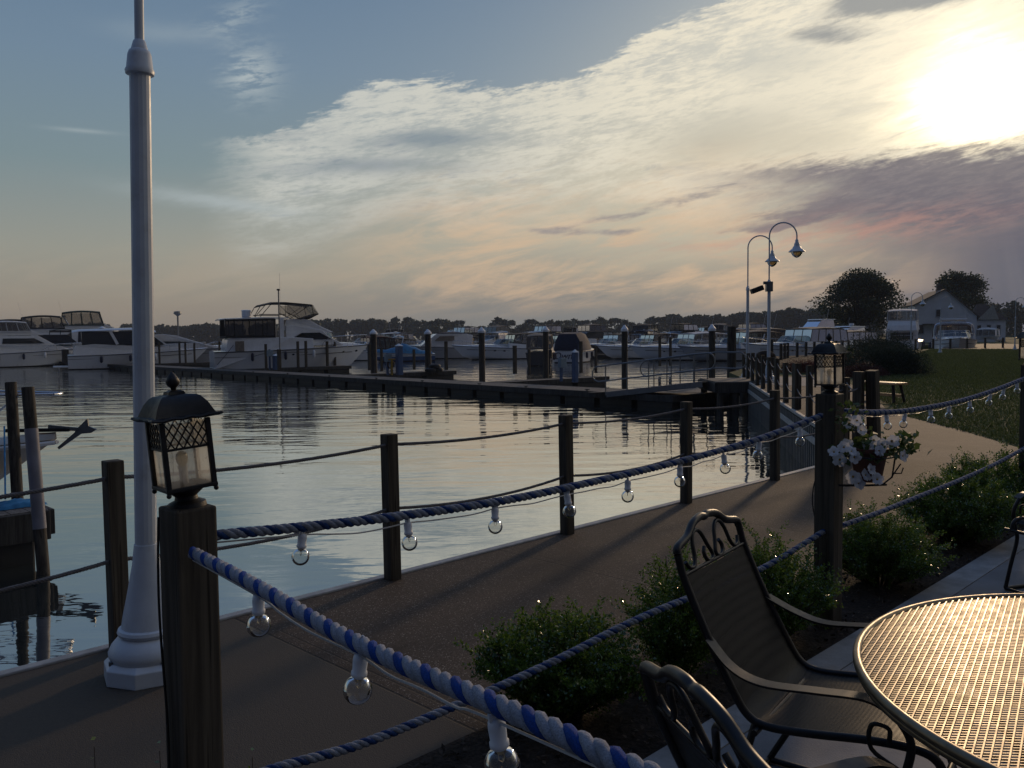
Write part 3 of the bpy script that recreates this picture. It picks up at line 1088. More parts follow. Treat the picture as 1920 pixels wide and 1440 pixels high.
# ------------------------------------------------------------------ blue and white ropes
def curve3(P, n=16):      # Catmull-Rom through points
    P = [Vector(p) for p in P]
    Q = [P[0] * 2 - P[1]] + P + [P[-1] * 2 - P[-2]]
    out = []
    for i in range(1, len(Q) - 2):
        a, b, c, d = Q[i - 1], Q[i], Q[i + 1], Q[i + 2]
        for j in range(n):
            t = j / n
            out.append(0.5 * ((2 * b) + (c - a) * t + (2 * a - 5 * b + 4 * c - d) * t * t + (3 * b - a - 3 * c + d) * t ** 3))
    out.append(P[-1])
    return out

def interp_line(pxs, A, Bp):
    """points at surveyed sight lines lying in the vertical plane through A and B"""
    n = (Vector(Bp) - Vector(A)); n.z = 0
    nn = Vector((-n.y, n.x, 0)).normalized()
    out = []
    for px, py in pxs:
        d = ray(px, py)
        cam = Vector((0, 0, EYE))
        k = (Vector(A) - cam).dot(nn) / d.dot(nn)
        out.append(cam + d * k)
    return out
E1 = D(1180, 1440, 0.98)
ropeA = interp_line([(362, 1036), (480, 1098), (620, 1180), (760, 1248), (900, 1308), (1040, 1370), (1180, 1438)], D(362, 1036, 2.17), E1)
ropeA.append(ropeA[-1] + (ropeA[-1] - ropeA[-2]) * 1.6 + Vector((0, 0, 0.01)))
ropeA.append(ropeA[-1] + (ropeA[-1] - ropeA[-2]) * 0.7)
ropeB = interp_line([(400, 1004), (560, 989), (740, 969), (925, 942), (1060, 915), (1275, 865), (1425, 822), (1540, 779)], NP, RP)
ropeC = interp_line([(1582, 771), (1640, 773), (1700, 770), (1790, 754), (1860, 733), (1925, 708)], RP, TP)
ropeD = interp_line([(356, 1497), (520, 1440), (680, 1394), (850, 1325), (1030, 1244), (1215, 1152), (1420, 1070), (1545, 996)], NP, RP)
ropeE = interp_line([(1580, 985), (1650, 960), (1720, 932), (1800, 900), (1870, 868), (1925, 838)], RP, TP)
for nm, pts, rad, pitch, mats, lab in (
        ('rope', ropeA, 0.0155, 0.084, (M['rope_blue'], M['rope_white'], M['rope_white']), 'thick blue and white rope coming from the near post towards the bottom right'),
        ('rope', ropeB, 0.0150, 0.080, (M['rope_navy'], M['rope_dim'], M['rope_dim']), 'upper blue and white rope strung from the near post to the petunia post'),
        ('rope', ropeC, 0.0165, 0.080, (M['rope_navy'], M['rope_dim'], M['rope_dim']), 'upper blue and white rope from the petunia post to the right edge'),
        ('rope', ropeD, 0.0150, 0.080, (M['rope_navy'], M['rope_dim'], M['rope_dim']), 'lower blue and white rope passing behind the garden chair'),
        ('rope', ropeE, 0.0150, 0.080, (M['rope_navy'], M['rope_dim'], M['rope_dim']), 'lower blue and white rope above the shrubs at the right')):
    c = curve3(pts, 14)
    t = thing(nm, lab, 'rope', c[0], 0, 'blue and white twisted ropes of the patio fence')
    rope_strands(local(c, c[0]), rad, pitch, t, mats, n=8)

# ------------------------------------------------------------------ string lights
def string_lights(label, curve, bulbs_px, A, Bp, wire_drop=0.022, extra=None):
    t = thing('string_lights', label, 'string lights', curve[0], 0, 'clear globe string lights hung under the ropes')
    o = curve[0]
    tops = [p + Vector((0, 0, -0.022)) for p in interp_line(bulbs_px, A, Bp)]
    wp = []
    for i in range(len(curve)):
        wp.append(curve[i] + Vector((0, 0, -0.018)))
    # wire runs rope - socket top - rope with slack between
    S = []
    for i, tp in enumerate(tops):
        S.append(tp)
        if i < len(tops) - 1:
            q = tops[i + 1]
            for f in (0.25, 0.5, 0.75):
                mid = tp.lerp(q, f)
                S.append(mid + Vector((0, 0, -0.010 * 4 * f * (1 - f) * random.uniform(0.3, 1.4))))
    S = [curve[0] + Vector((0, 0, -0.02))] + S + [curve[-1] + Vector((0, 0, -0.02))]
    mb = MB()
    mb.tube(local(curve3(S, 6), o), 0.0024, 6)
    mb.build('wire', M['wirew'], t, smooth=60)
    for i, tp in enumerate(tops):
        sw = Matrix.Translation(tp - o) @ Matrix.Rotation(random.uniform(-.14, .14), 4, 'X') @ Matrix.Rotation(random.uniform(-.14, .14), 4, 'Y') @ Matrix.Rotation(random.uniform(0, 3), 4, 'Z')
        mb = MB()
        mb.box((0, 0, 0.008), (0.006, 0.022, 0.012))
        mb.lathe([(0.006, 0.006), (0.0125, 0.0), (0.0135, -0.008), (0.0125, -0.028), (0.0145, -0.030), (0.0145, -0.036), (0.011, -0.040)], 14)
        # clip to the rope
        mb.tube([(0.002, 0.005 * math.cos(a), 0.020 + 0.017 * math.sin(a)) for a in [x * 0.5 for x in range(0, 12)]], 0.0018, 5)
        s = mb.build('socket', M['socket'], t, smooth=50)
        s.matrix_local = sw
        mb = MB()
        prof = [(0.0075, -0.038), (0.010, -0.042)]
        rr = 0.0260
        for k in range(1, 15):
            a = PI / 2 - 0.42 - (PI - 0.42) * k / 14
            prof.append((max(0.0004, math.cos(a) * rr), -0.0645 + math.sin(a) * rr))
        mb.lathe(prof, 24)
        b = mb.build('bulb', M['bulbglass'], s, smooth=80)
        mb = MB()
        mb.tube([(0.0, -0.004, -0.040), (0.0, -0.005, -0.056), (0.0, -0.001, -0.062), (0.0, 0.004, -0.057), (0.0, 0.004, -0.040)], 0.0009, 5)
        mb.lathe([(0.0065, -0.036), (0.0065, -0.045), (0.003, -0.049)], 10)
        mb.build('filament', M['brass'], s, smooth=50)
    return t
ca, cb_, cc_ = curve3(ropeA, 14), curve3(ropeB, 14), curve3(ropeC, 14)
string_lights('string of clear globe bulbs under the thick near rope at the bottom left', ca, [(484, 1100), (676, 1207), (930, 1324)], ropeA[0], E1)
string_lights('string of clear globe bulbs on the rope between the near post and the petunia post', cb_,
              [(567, 989), (764, 968), (928, 942), (1063, 917), (1177, 892), (1275, 867), (1357, 845), (1424, 822), (1500, 798)], NP, RP)
string_lights('string of clear globe bulbs on the rope running to the right edge', cc_,
              [(1592, 772), (1616, 773), (1662, 773), (1697, 771), (1745, 763), (1780, 757), (1818, 747), (1857, 735), (1882, 725), (1907, 714)], RP, TP)

# ------------------------------------------------------------------ street lamps
def make_lamp():
    t = thing('street_lamp', 'x', 'street lamp')
    mb = MB()
    mb.lathe([(0.206, 0.0), (0.206, 0.075), (0.195, 0.085), (0.18, 0.098)], 8, a0=PI / 8)
    mb.build('plinth', M['white'], t, bevel=0.004)
    for k in range(4):
        a = k * PI / 2 + .3
        MB().lathe([(0.010, 0.092), (0.010, 0.112), (0.004, 0.116)], 6, c=(math.cos(a) * .178, math.sin(a) * .178, 0)).build('bolt', M['galv'], t)
    mb = MB()
    mb.lathe([(0.165, 0.096), (0.176, 0.115), (0.178, 0.135), (0.165, 0.165), (0.14, 0.195), (0.122, 0.208), (0.132, 0.215), (0.137, 0.228), (0.132, 0.242), (0.12, 0.248)], 40)
    mb.build('base_ring', M['white'], t, smooth=40)
    mb = MB()
    mb.lathe([(0.119, 0.246), (0.112, 0.30), (0.098, 0.37), (0.082, 0.46), (0.066, 0.55), (0.057, 0.64), (0.0555, 0.655), (0.0515, 0.656), (0.0515, 0.67)], 16, a0=0.1)
    bs = mb.build('flared_base', M['white'], t, smooth=25)
    mb = MB()
    # access door outline
    for a, b in (((-0.045, 0.285), (-0.035, 0.43)), ((0.045, 0.285), (0.035, 0.43)), ((-0.045, 0.285), (0.045, 0.285)), ((-0.035, 0.43), (0.035, 0.43))):
        rz = lambda z: 0.1195 - (z - 0.246) * 0.165 + 0.001
        mb.bar((a[0], -math.sqrt(max(0, rz(a[1]) ** 2 - a[0] ** 2)), a[1]), (b[0], -math.sqrt(max(0, rz(b[1]) ** 2 - b[0] ** 2)), b[1]), 0.003, 0.003)
    mb.build('access_panel', M['blk'], bs)
    mb = MB()
    mb.lathe([(0.0515, 0.66), (0.0505, 1.2), (0.0490, 2.0), (0.0475, 2.93)], 16, a0=0.1)
    mb.build('shaft', M['white'], t, smooth=15)
    mb = MB()
    mb.lathe([(0.048, 2.915), (0.064, 2.92), (0.067, 2.935), (0.060, 2.95), (0.054, 3.01), (0.047, 3.03), (0.039, 3.035), (0.028, 3.075), (0.024, 3.08)], 24)
    mb.build('collar', M['white'], t, smooth=40)
    top = 4.35
    pts = [(0, 0, 3.06), (0, 0, 3.6), (0, 0, top)]
    ar = 0.40
    for i in range(1, 17):
        a = PI * i / 16
        pts.append((ar - ar * math.cos(a), 0, top + ar * math.sin(a)))
    pts.append((2 * ar, 0, top - 0.12))
    mb = MB()
    mb.tube(pts, 0.0215, 14)
    mb.build('arm', M['white'], t, smooth=60)
    hx, hz = 2 * ar, top - 0.10
    mb = MB()
    mb.lathe([(0.028, 0.0), (0.046, -0.03), (0.05, -0.09), (0.075, -0.13), (0.085, -0.20), (0.11, -0.22), (0.13, -0.27), (0.17, -0.30), (0.235, -0.36), (0.245, -0.375), (0.20, -0.372)], 28, c=(hx, 0, hz))
    h = mb.build('lamp_head', M['white'], t, smooth=40)
    mb = MB()
    mb.lathe([(0.165, -0.37), (0.160, -0.42), (0.125, -0.48), (0.075, -0.525), (0.02, -0.55)], 24, c=(hx, 0, hz))
    mb.build('globe', M['lampglow'], h, smooth=60)
    return t
lamp = make_lamp()
LP = G(277, 1264)
gl_ = 'curved-arm white street lamps'
lo = put(lamp, LP, R(120), 'tall white street lamp pole in the left foreground, its head out of the frame', gl_, rot=(Matrix.Rotation(R(1.2), 3, 'Y') @ Matrix.Rotation(R(120), 3, 'Z')).to_euler())
kf = 1.155
fl = G(1441, 716)
put(lamp, fl, R(-5), 'taller-looking white curved street lamp with a floodlight box clamped on its shaft', gl_, scale=kf)
dsec = 33.5
sl = Vector(((1402 - 960) / 1600 * dsec, dsec, 0))
put(lamp, sl, R(-5), 'white curved street lamp just left of the one with the floodlight', gl_, scale=kf)
for px, dist, lab, rz in ((1708, 62, 'distant white curved street lamp left of the gabled house', -8), (1763, 66, 'distant white curved street lamp in front of the gabled house', -5), (1903, 74, 'distant white curved street lamp near the right edge of the photo', 0)):
    put(lamp, Vector(((px - 960) / 1600 * dist, dist, 0)), R(rz), lab, gl_, scale=kf * {1708: 0.83, 1763: 0.80, 1903: 0.84}[px])
# floodlight on the far lamp
t = thing('floodlight', 'grey floodlight box angled left, clamped on the lamp shaft by the gangway', 'floodlight', fl + Vector((0, 0, 3.3)))
mb = MB(); mb.box((0, 0, 0), (0.22, 0.2, 0.34)); mb.box((-0.12, 0, 0.13), (0.16, 0.1, 0.1)); mb.build('bracket', M['galv'], t, bevel=0.01)
mb = MB(); mb.box((-0.42, 0, -0.10), (0.42, 0.26, 0.17), ry=R(-20)); mb.build('lamp_box', M['blk'], t, bevel=0.01)
# ------------------------------------------------------------------ docks
DZ = WATER + 0.45
dA = Vector((5.7, 30.2, 0))
dB = Vector((-62, 107.5, 0))
dd = (dB - dA).normalized()           # main dock direction, away to the left
dp = Vector((-dd.y, dd.x, 0)) * -1    # across, away to the right
if dp.x < 0: dp = -dp
ANG = math.atan2(dp.y, dp.x)
def dock(label, a, b, width, hgt=0.36, group=None, floats=True, planks=True, name='dock'):
    a, b = Vector(a), Vector(b)
    L = (b - a).length
    t = thing(name, label, 'dock', (a.x, a.y, WATER), math.atan2((b - a).y, (b - a).x), group)
    z = DZ - WATER
    mb = MB()
    if planks:
        n = max(1, int(L / 0.15))
        for i in range(n):
            mb.box(((i + 0.5) * L / n, 0, z - 0.02), (L / n - 0.008, width - 0.12, 0.036))
    else:
        mb.box((L / 2, 0, z - 0.02), (L, width - 0.12, 0.036))
    mb.build('decking', M['dockwood'], t)
    mb = MB()
    for s in (-1, 1):
        mb.box((L / 2, s * (width / 2 - 0.03), z - 0.11), (L, 0.055, 0.24))
    for x in (0.03, L - 0.03):
        mb.box((x, 0, z - 0.114), (0.055, width - 0.12, 0.22))
    mb.build('fascia_board', M['fascia'], t, bevel=0.008)
    if floats:
        mb = MB()
        n = max(2, int(L / 1.9))
        for i in range(n):
            mb.box(((i + 0.5) * L / n, 0, 0.06), (L / n * 0.86, width * 0.86, 0.32))
        mb.build('float', M['float'], t, bevel=0.03)
    return t
# near edge surveyed: shift centre line by half the width
W1 = 2.0
ca_, cb2 = dA + dp * (W1 / 2), dB + dp * (W1 / 2)
md = dock('long grey main dock crossing the harbour from the gangway to the left edge', ca_ - dd * 0.0, cb2, W1)
def cleat(p, rz, label):
    mb = MB()
    mb.bar((-0.13, 0, 0.06), (0.13, 0, 0.06), 0.03, 0.025)
    mb.box((-0.04, 0, 0.025), (0.03, 0.03, 0.05)); mb.box((0.04, 0, 0.025), (0.03, 0.03, 0.05))
    o = mb.build('cleat', M['blk'], bevel=0.006)
    o.location = p
    o.rotation_euler = (0, 0, rz)
    return tag(o, label, 'cleat', 'dark cleats along the main dock edge')
nc = 0
for px in (1300, 1220, 1095, 980, 893, 786, 700, 612, 534, 470):
    r_ = (px - 960) / 1600.0
    # meet the ray with the near dock edge
    k = (dA.x - r_ * dA.y) / (r_ * dd.y - dd.x)
    if k < 0.3: continue
    cleat(dA + dd * k + dp * 0.18 + Vector((0, 0, DZ)), math.atan2(dd.y, dd.x), 'small dark cleat on the main dock edge, number %d counting left from the gangway end' % (nc + 1))
    nc += 1
def dk_at(px, across=0.0):
    """point on the main dock centre line seen in the direction px"""
    r_ = (px - 960) / 1600.0
    a = dA + dp * (W1 + across)
    k = (a.x - r_ * a.y) / (r_ * dd.y - dd.x)
    return a + dd * k
# side part of the dock at the right end (landing for the ramp)
dock('short landing section of the dock under the foot of the gangway', dA + dp * (W1 + 0.02) + dd * 1.4, dA + dp * (W1 + 2.4) + dd * 1.4, 2.6, floats=True, planks=True)
fingers = [(925, 7.6, 'finger dock carrying the small white power box, right of centre'), (655, 7.6, 'finger dock with the blue pedestal and the black tyre, centre left'),
           (450, 9.0, 'finger dock alongside the big white motor yacht'), (262, 9.0, 'finger dock beyond the street lamp pole, beside the long white cruiser'), (100, 9.0, 'finger dock between the moored cruisers at the left')]
fp = {}
for px, L, lab in fingers:
    a = dk_at(px) + dp * 0.02
    fp[px] = a
    dock(lab, a, a + dp * L, 1.1, group='short finger docks off the main dock', planks=(px > 500))

def piling(p, top, r, label, cap=True, name='piling', lean=(0, 0), group='round pilings with white conical caps'):
    t = thing(name, label, 'piling', (p.x, p.y, WATER - 1.2), group=group, rot=(lean[0], lean[1], 0))
    mb = MB()
    r = r * .88
    mb.lathe([(r * 1.05, 0), (r, 1.2 + (top - WATER))], 14)
    mb.build('trunk', M['piling'], t, smooth=50)
    if cap:
        mb = MB()
        h = 1.2 + (top - WATER)
        mb.lathe([(r * 1.18, h - 0.10), (r * 1.22, h - 0.09), (r * 1.2, h + 0.02), (r * 0.3, h + 0.24), (0.01, h + 0.26)], 14)
        mb.build('cap', M['capw'], t, smooth=30)
    return t
def pil_at(px, ytop, d, w, label, **k):
    p = D(px, ytop, d)
    return piling(Vector((p.x, p.y, 0)), p.z, w / 1600 * d / 2, label, **k)
pil_at(700, 624, 62, 13, 'capped piling just right of the yacht bow')
pil_at(802, 624, 62, 13, 'capped piling rising behind the black tyre on the finger dock')
pil_at(903, 621, 54, 13, 'capped piling standing in open water near the centre')
pil_at(1023, 619, 56, 12, 'capped piling left of the dark blue boat canvas')
pil_at(1171, 618, 47, 13, 'capped piling left of the gangway, in front of the white cruisers')
pil_at(1335, 617, 45, 14, 'stout capped piling behind the top of the gangway')
pil_at(1372, 612, 40, 19, 'thick dark uncapped piling by the second street lamp', cap=False)
pil_at(1447, 637, 60, 7, 'thin piling right of the floodlight lamp', cap=False)

def stick(px, y0, d, w, label, mat='post', base=DZ, name='dock_post', lean=0.0, group='square posts standing on the docks'):
    p = D(px, y0, d)
    h = p.z - base
    mb = MB()
    s = w / 1600 * d
    mb.box((0, 0, h / 2), (s, s, h))
    o = mb.build(name, M[mat], bevel=0.01)
    o.location = (p.x, p.y, base)
    o.rotation_euler = (0, lean, ANG)
    return tag(o, label, 'post', group)
SP = [(498, 645, 62, 4, 'left of the shore-power box by the yacht'), (523, 655, 60, 6, 'stout, right of the shore-power box by the yacht'), (558, 640, 64, 4, 'first of two close together before the yacht hull'),
      (573, 639, 65, 4, 'second of two close together before the yacht hull'), (613, 640, 68, 4, 'third along the yacht hull towards the bow'), (627, 639, 69, 4, 'last along the yacht hull, nearest the bow'),
      (692, 645, 58, 5, 'beneath the yacht bow tip'), (715, 652, 56, 4, 'left of the yellow reel'), (776, 655, 58, 4, 'between the pedestal and the black tyre'), (836, 640, 57, 5, 'tall, at the end of the finger dock with the tyre'),
      (965, 648, 50, 6, 'square, left of the outboard engine'), (992, 655, 48, 4, 'short, under the outboard engine'), (1089, 640, 50, 5, 'right of the pointed pedestal'), (1117, 650, 50, 4, 'at the end of the right finger dock'),
      (1237, 632, 60, 4, 'behind the gangway rail, left one'), (1257, 632, 60, 4, 'behind the gangway rail, right one'),
      (336, 640, 78, 3, 'in front of the long white cruiser, left one'), (347, 641, 78, 3, 'in front of the long white cruiser, second'), (364, 643, 76, 3, 'in front of the long white cruiser, third'), (411, 640, 74, 3, 'near the bow of the long white cruiser'), (298, 641, 80, 3, 'right beside the street lamp shaft')]
for px, y0, d, w, lab in SP:
    stick(px, y0, d, w, 'square dock post ' + lab)
for px, y0, d, w, lab in ((40, 652, 92, 9, 'dark dock locker post at the far left'), (122, 655, 88, 10, 'dark dock locker beside the green canopy boat')):
    stick(px, y0, d, w, lab, 'float', name='dock_locker', group='dark lockers on the far docks')

def pedestal(px, ytop, d, w, label, ptd=True):
    p = D(px, ytop, d)
    t = thing('power_pedestal', label, 'pedestal', (p.x, p.y, DZ), ANG, 'blue power pedestals on the docks')
    h = p.z - DZ
    s = w / 1600 * d
    mb = MB()
    mb.box((0, 0, (h - 0.12) / 2), (s * .75, s * .75, h - 0.12))
    mb.build('column', M['pedestal'], t, bevel=0.02)
    mb = MB()
    mb.box((0, 0, h - 0.05), (s * .9, s * .9, 0.14), top=0.15 if ptd else 0.8)
    mb.build('hood', M['capw'] if ptd else M['bluegrey'], t, bevel=0.01)
    return t
pedestal(1078, 656, 40, 12, 'dark blue power pedestal with a pale pointed hood on the right finger dock')
pedestal(748, 645, 50, 14, 'dark blue power pedestal beside the yellow reel on the centre finger dock')
pedestal(517, 664, 61, 13, 'blue power pedestal beside the yacht hull')
def meter(px, ytop, d, label, mat='bluegrey'):
    p = D(px, ytop, d)
    t = thing('meter_box', label, 'box', (p.x, p.y, DZ), ANG, 'boxes on stalks along the docks')
    h = p.z - DZ
    mb = MB(); mb.box((0, 0, h / 2), (0.11, 0.11, h)); mb.build('stalk', M['pedestal'], t)
    mb = MB(); mb.box((0, -0.08, h - 0.28), (0.40, 0.22, 0.46)); mb.build('cabinet', M[mat], t, bevel=0.02)
    return t
meter(1052, 669, 41, 'pale box on a blue stalk under the lettered boat stern')
meter(726, 662, 50, 'blue-grey box on a stalk left of the yellow reel')
meter(505, 655, 61, 'shore-power box on a stalk against the yacht hull')
# yellow hose reel, black tyre stack, life ring
p = D(734, 660, 50); t = thing('hose_reel', 'yellow hose reel on the centre finger dock', 'reel', (p.x, p.y, DZ), ANG)
mb = MB(); mb.box((0, 0, 0.45), (0.10, 0.10, 0.9)); mb.box((0, 0, 0.92), (0.5, 0.1, 0.08)); mb.build('stand', M['yellow'], t, bevel=0.01)
mb = MB(); mb.tube([(0.22 * math.cos(a * .5236), 0.1, 0.62 + 0.22 * math.sin(a * .5236)) for a in range(12)], 0.045, 8, closed=True); mb.build('coil', M['rubber'], t, smooth=60)
p = D(813, 697, 54); t = thing('tyre_fender', 'black tyre fenders lying at the end of the centre finger dock', 'tyre', (p.x, p.y, DZ), ANG)
for i, (x, z) in enumerate(((-0.25, 0.13), (0.30, 0.13), (0.1, 0.36))):
    mb = MB(); mb.tube([(x + 0.24 * math.cos(a * .4), 0.24 * math.sin(a * .4), z) for a in range(16)], 0.13, 10, closed=True); mb.build('tyre', M['rubber'], t, smooth=60)

# ------------------------------------------------------------------ gangway
pA = S2END - s2d * 2.2                     # platform on the seawall
plz = 0.02
g_top = D(1345, 714, 28.5)
pl = thing('landing_platform', 'timber landing platform built out from the seawall at the top of the gangway', 'platform', (0, 0, 0))
q0 = G(1340, 716, 0.02); q1 = G(1418, 716, 0.02)
mb = MB()
x0, x1, y0_, y1_ = q0.x, q1.x + 0.5, q0.y - 0.3, q0.y + 2.4
mb.box(((x0 + x1) / 2, (y0_ + y1_) / 2, 0.0), (x1 - x0, y1_ - y0_, 0.07))
mb.build('deck', M['dockwood'], pl, bevel=0.01)
mb = MB()
mb.box(((x0 + x1) / 2, y0_ - 0.03, -0.17), (x1 - x0, 0.06, 0.36)); mb.box((x0 - 0.03, (y0_ + y1_) / 2, -0.17), (0.06, y1_ - y0_, 0.34))
mb.build('fascia_board', M['fascia'], pl, bevel=0.01)
for i in range(4):
    for yy in (y0_ + 0.1, y1_ - 0.1):
        mb = MB(); mb.lathe([(0.13, -2.2), (0.12, -0.04)], 12, c=(x0 + 0.15 + i * (x1 - x0 - 0.3) / 3, yy, 0)); mb.build('pile', M['piling'], pl, smooth=50)
gt = Vector((x0, (y0_ + y1_) / 2 - 0.2, 0.02))
gb = G(1152, 733, DZ + 0.05)
gdir = (gb - gt)
gL = Vector((gdir.x, gdir.y, 0)).length
gang = thing('gangway', 'sloping metal gangway with looped double handrails from the platform to the dock', 'gangway', gt, math.atan2(gdir.y, gdir.x))
gz = gb.z - gt.z
ww = 0.62
mb = MB()
mb.add([(0, -ww, 0), (gL, -ww, gz), (gL, ww, gz), (0, ww, 0), (0, -ww, -0.05), (gL, -ww, gz - 0.05), (gL, ww, gz - 0.05), (0, ww, -0.05)], [(0, 1, 2, 3), (7, 6, 5, 4), (0, 4, 5, 1), (1, 5, 6, 2), (2, 6, 7, 3), (3, 7, 4, 0)])
mb.add([(gL, -ww, gz), (gL + 0.9, -ww * .9, gz - 0.06), (gL + 0.9, ww * .9, gz - 0.06), (gL, ww, gz)], [(0, 1, 2, 3)])
mb.build('walkboard', M['dockwood'], gang)
mb = MB()
for s in (-1, 1):
    mb.bar((0, s * (ww + 0.03), -0.10), (gL, s * (ww + 0.03), gz - 0.10), 0.05, 0.20)
mb.build('stringer', M['galv'], gang, bevel=0.005)
for s, x_end, x_st in ((-1, gL * 0.72, -0.9), (1, gL + 0.35, -0.2)):
    def zz(x): return gz * x / gL
    mb = MB()
    pts = []
    top, mid = 1.0, 0.42
    for i in range(9):
        x = x_st + (x_end - x_st) * i / 8
        pts.append((x, s * ww, zz(max(0, x)) + top))
    rr = (top - mid) / 2
    for i in range(1, 9):
        a = PI / 2 - PI * i / 9
        pts.append((x_end + rr * math.cos(a) * 0.9, s * ww, zz(x_end) + mid + rr + rr * math.sin(a)))
    for i in range(9):
        x = x_end + (x_st - x_end) * i / 8
        pts.append((x, s * ww, zz(max(0, x)) + mid))
    for i in range(1, 9):
        a = -PI / 2 - PI * i / 9
        pts.append((x_st + rr * math.cos(a) * 0.9, s * ww, zz(max(0, x_st)) + mid + rr + rr * math.sin(a)))
    mb.tube(pts, 0.026, 8, closed=True)
    n = 5
    for i in range(n):
        x = 0.3 + (x_end - 0.6) * i / (n - 1)
        mb.tube([(x, s * ww, zz(x) - 0.12), (x, s * ww, zz(x) + top)], 0.022, 8)
    mb.build('handrail', M['galv'], gang, smooth=60)
# rubbish barrel on the platform
t = thing('barrel', 'dark tapered barrel planter on the landing platform behind the fence', 'barrel', G(1412, 716, 0.04) + Vector((0.9, 1.6, 0)))
mb = MB(); mb.lathe([(0.30, 0), (0.38, 0.4), (0.42, 0.78), (0.40, 0.80)], 18); mb.build('tub', M['fascia'], t, smooth=40)
mb = MB(); mb.ball((0, 0, 0.82), 0.36, 12, 8, (1, 1, 0.6)); mb.build('soil_mound', M['mulch'], t, smooth=60)

# ------------------------------------------------------------------ boats
def hullmat(name, col, boot, col2=None, zc=0.0, rough=0.25):
    m, b = newmat(name)
    c = coord('Object')
    x, y, z = sep(c)
    n = noise(c, 0.7, 4, 0.6)
    cc = cmix(sstep(0.3, 0.7, n) * 0.3, col, tuple(q * 0.85 for q in col))
    if col2: cc = cmix(sstep(zc - 0.01, zc + 0.01, z), col2, cc)
    cc = cmix(sstep(0.10, 0.085, z), cc, boot)
    cc = cmix(sstep(0.45, 0.1, z) * sstep(0.5, 0.7, noise(coord('Object', (5, 5, 0.6)), 1, 4, 0.6)) * 0.35, cc, (0.2, 0.17, 0.12))
    setc(b, cc)
    b.inputs['Roughness'].default_value = rough
    b.inputs['Coat Weight'].default_value = 0.3
    return m
M['hw'] = hullmat('white_hull', (0.66, 0.67, 0.68), (0.02, 0.02, 0.022))
M['hwr'] = hullmat('white_hull_rust_boot', (0.66, 0.67, 0.68), (0.16, 0.05, 0.02))
M['hwb'] = hullmat('white_over_blue_hull', (0.62, 0.64, 0.66), (0.02, 0.02, 0.03), (0.03, 0.08, 0.2), 0.55)
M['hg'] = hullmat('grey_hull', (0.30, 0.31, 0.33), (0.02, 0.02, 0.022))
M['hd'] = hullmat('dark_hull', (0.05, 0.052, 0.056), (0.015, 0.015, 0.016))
M['hblk'] = hullmat('white_over_black_hull', (0.66, 0.67, 0.68), (0.01, 0.01, 0.012), (0.014, 0.014, 0.016), 0.75)
M['htan'] = hullmat('dirty_white_hull', (0.50, 0.45, 0.36), (0.10, 0.08, 0.05))

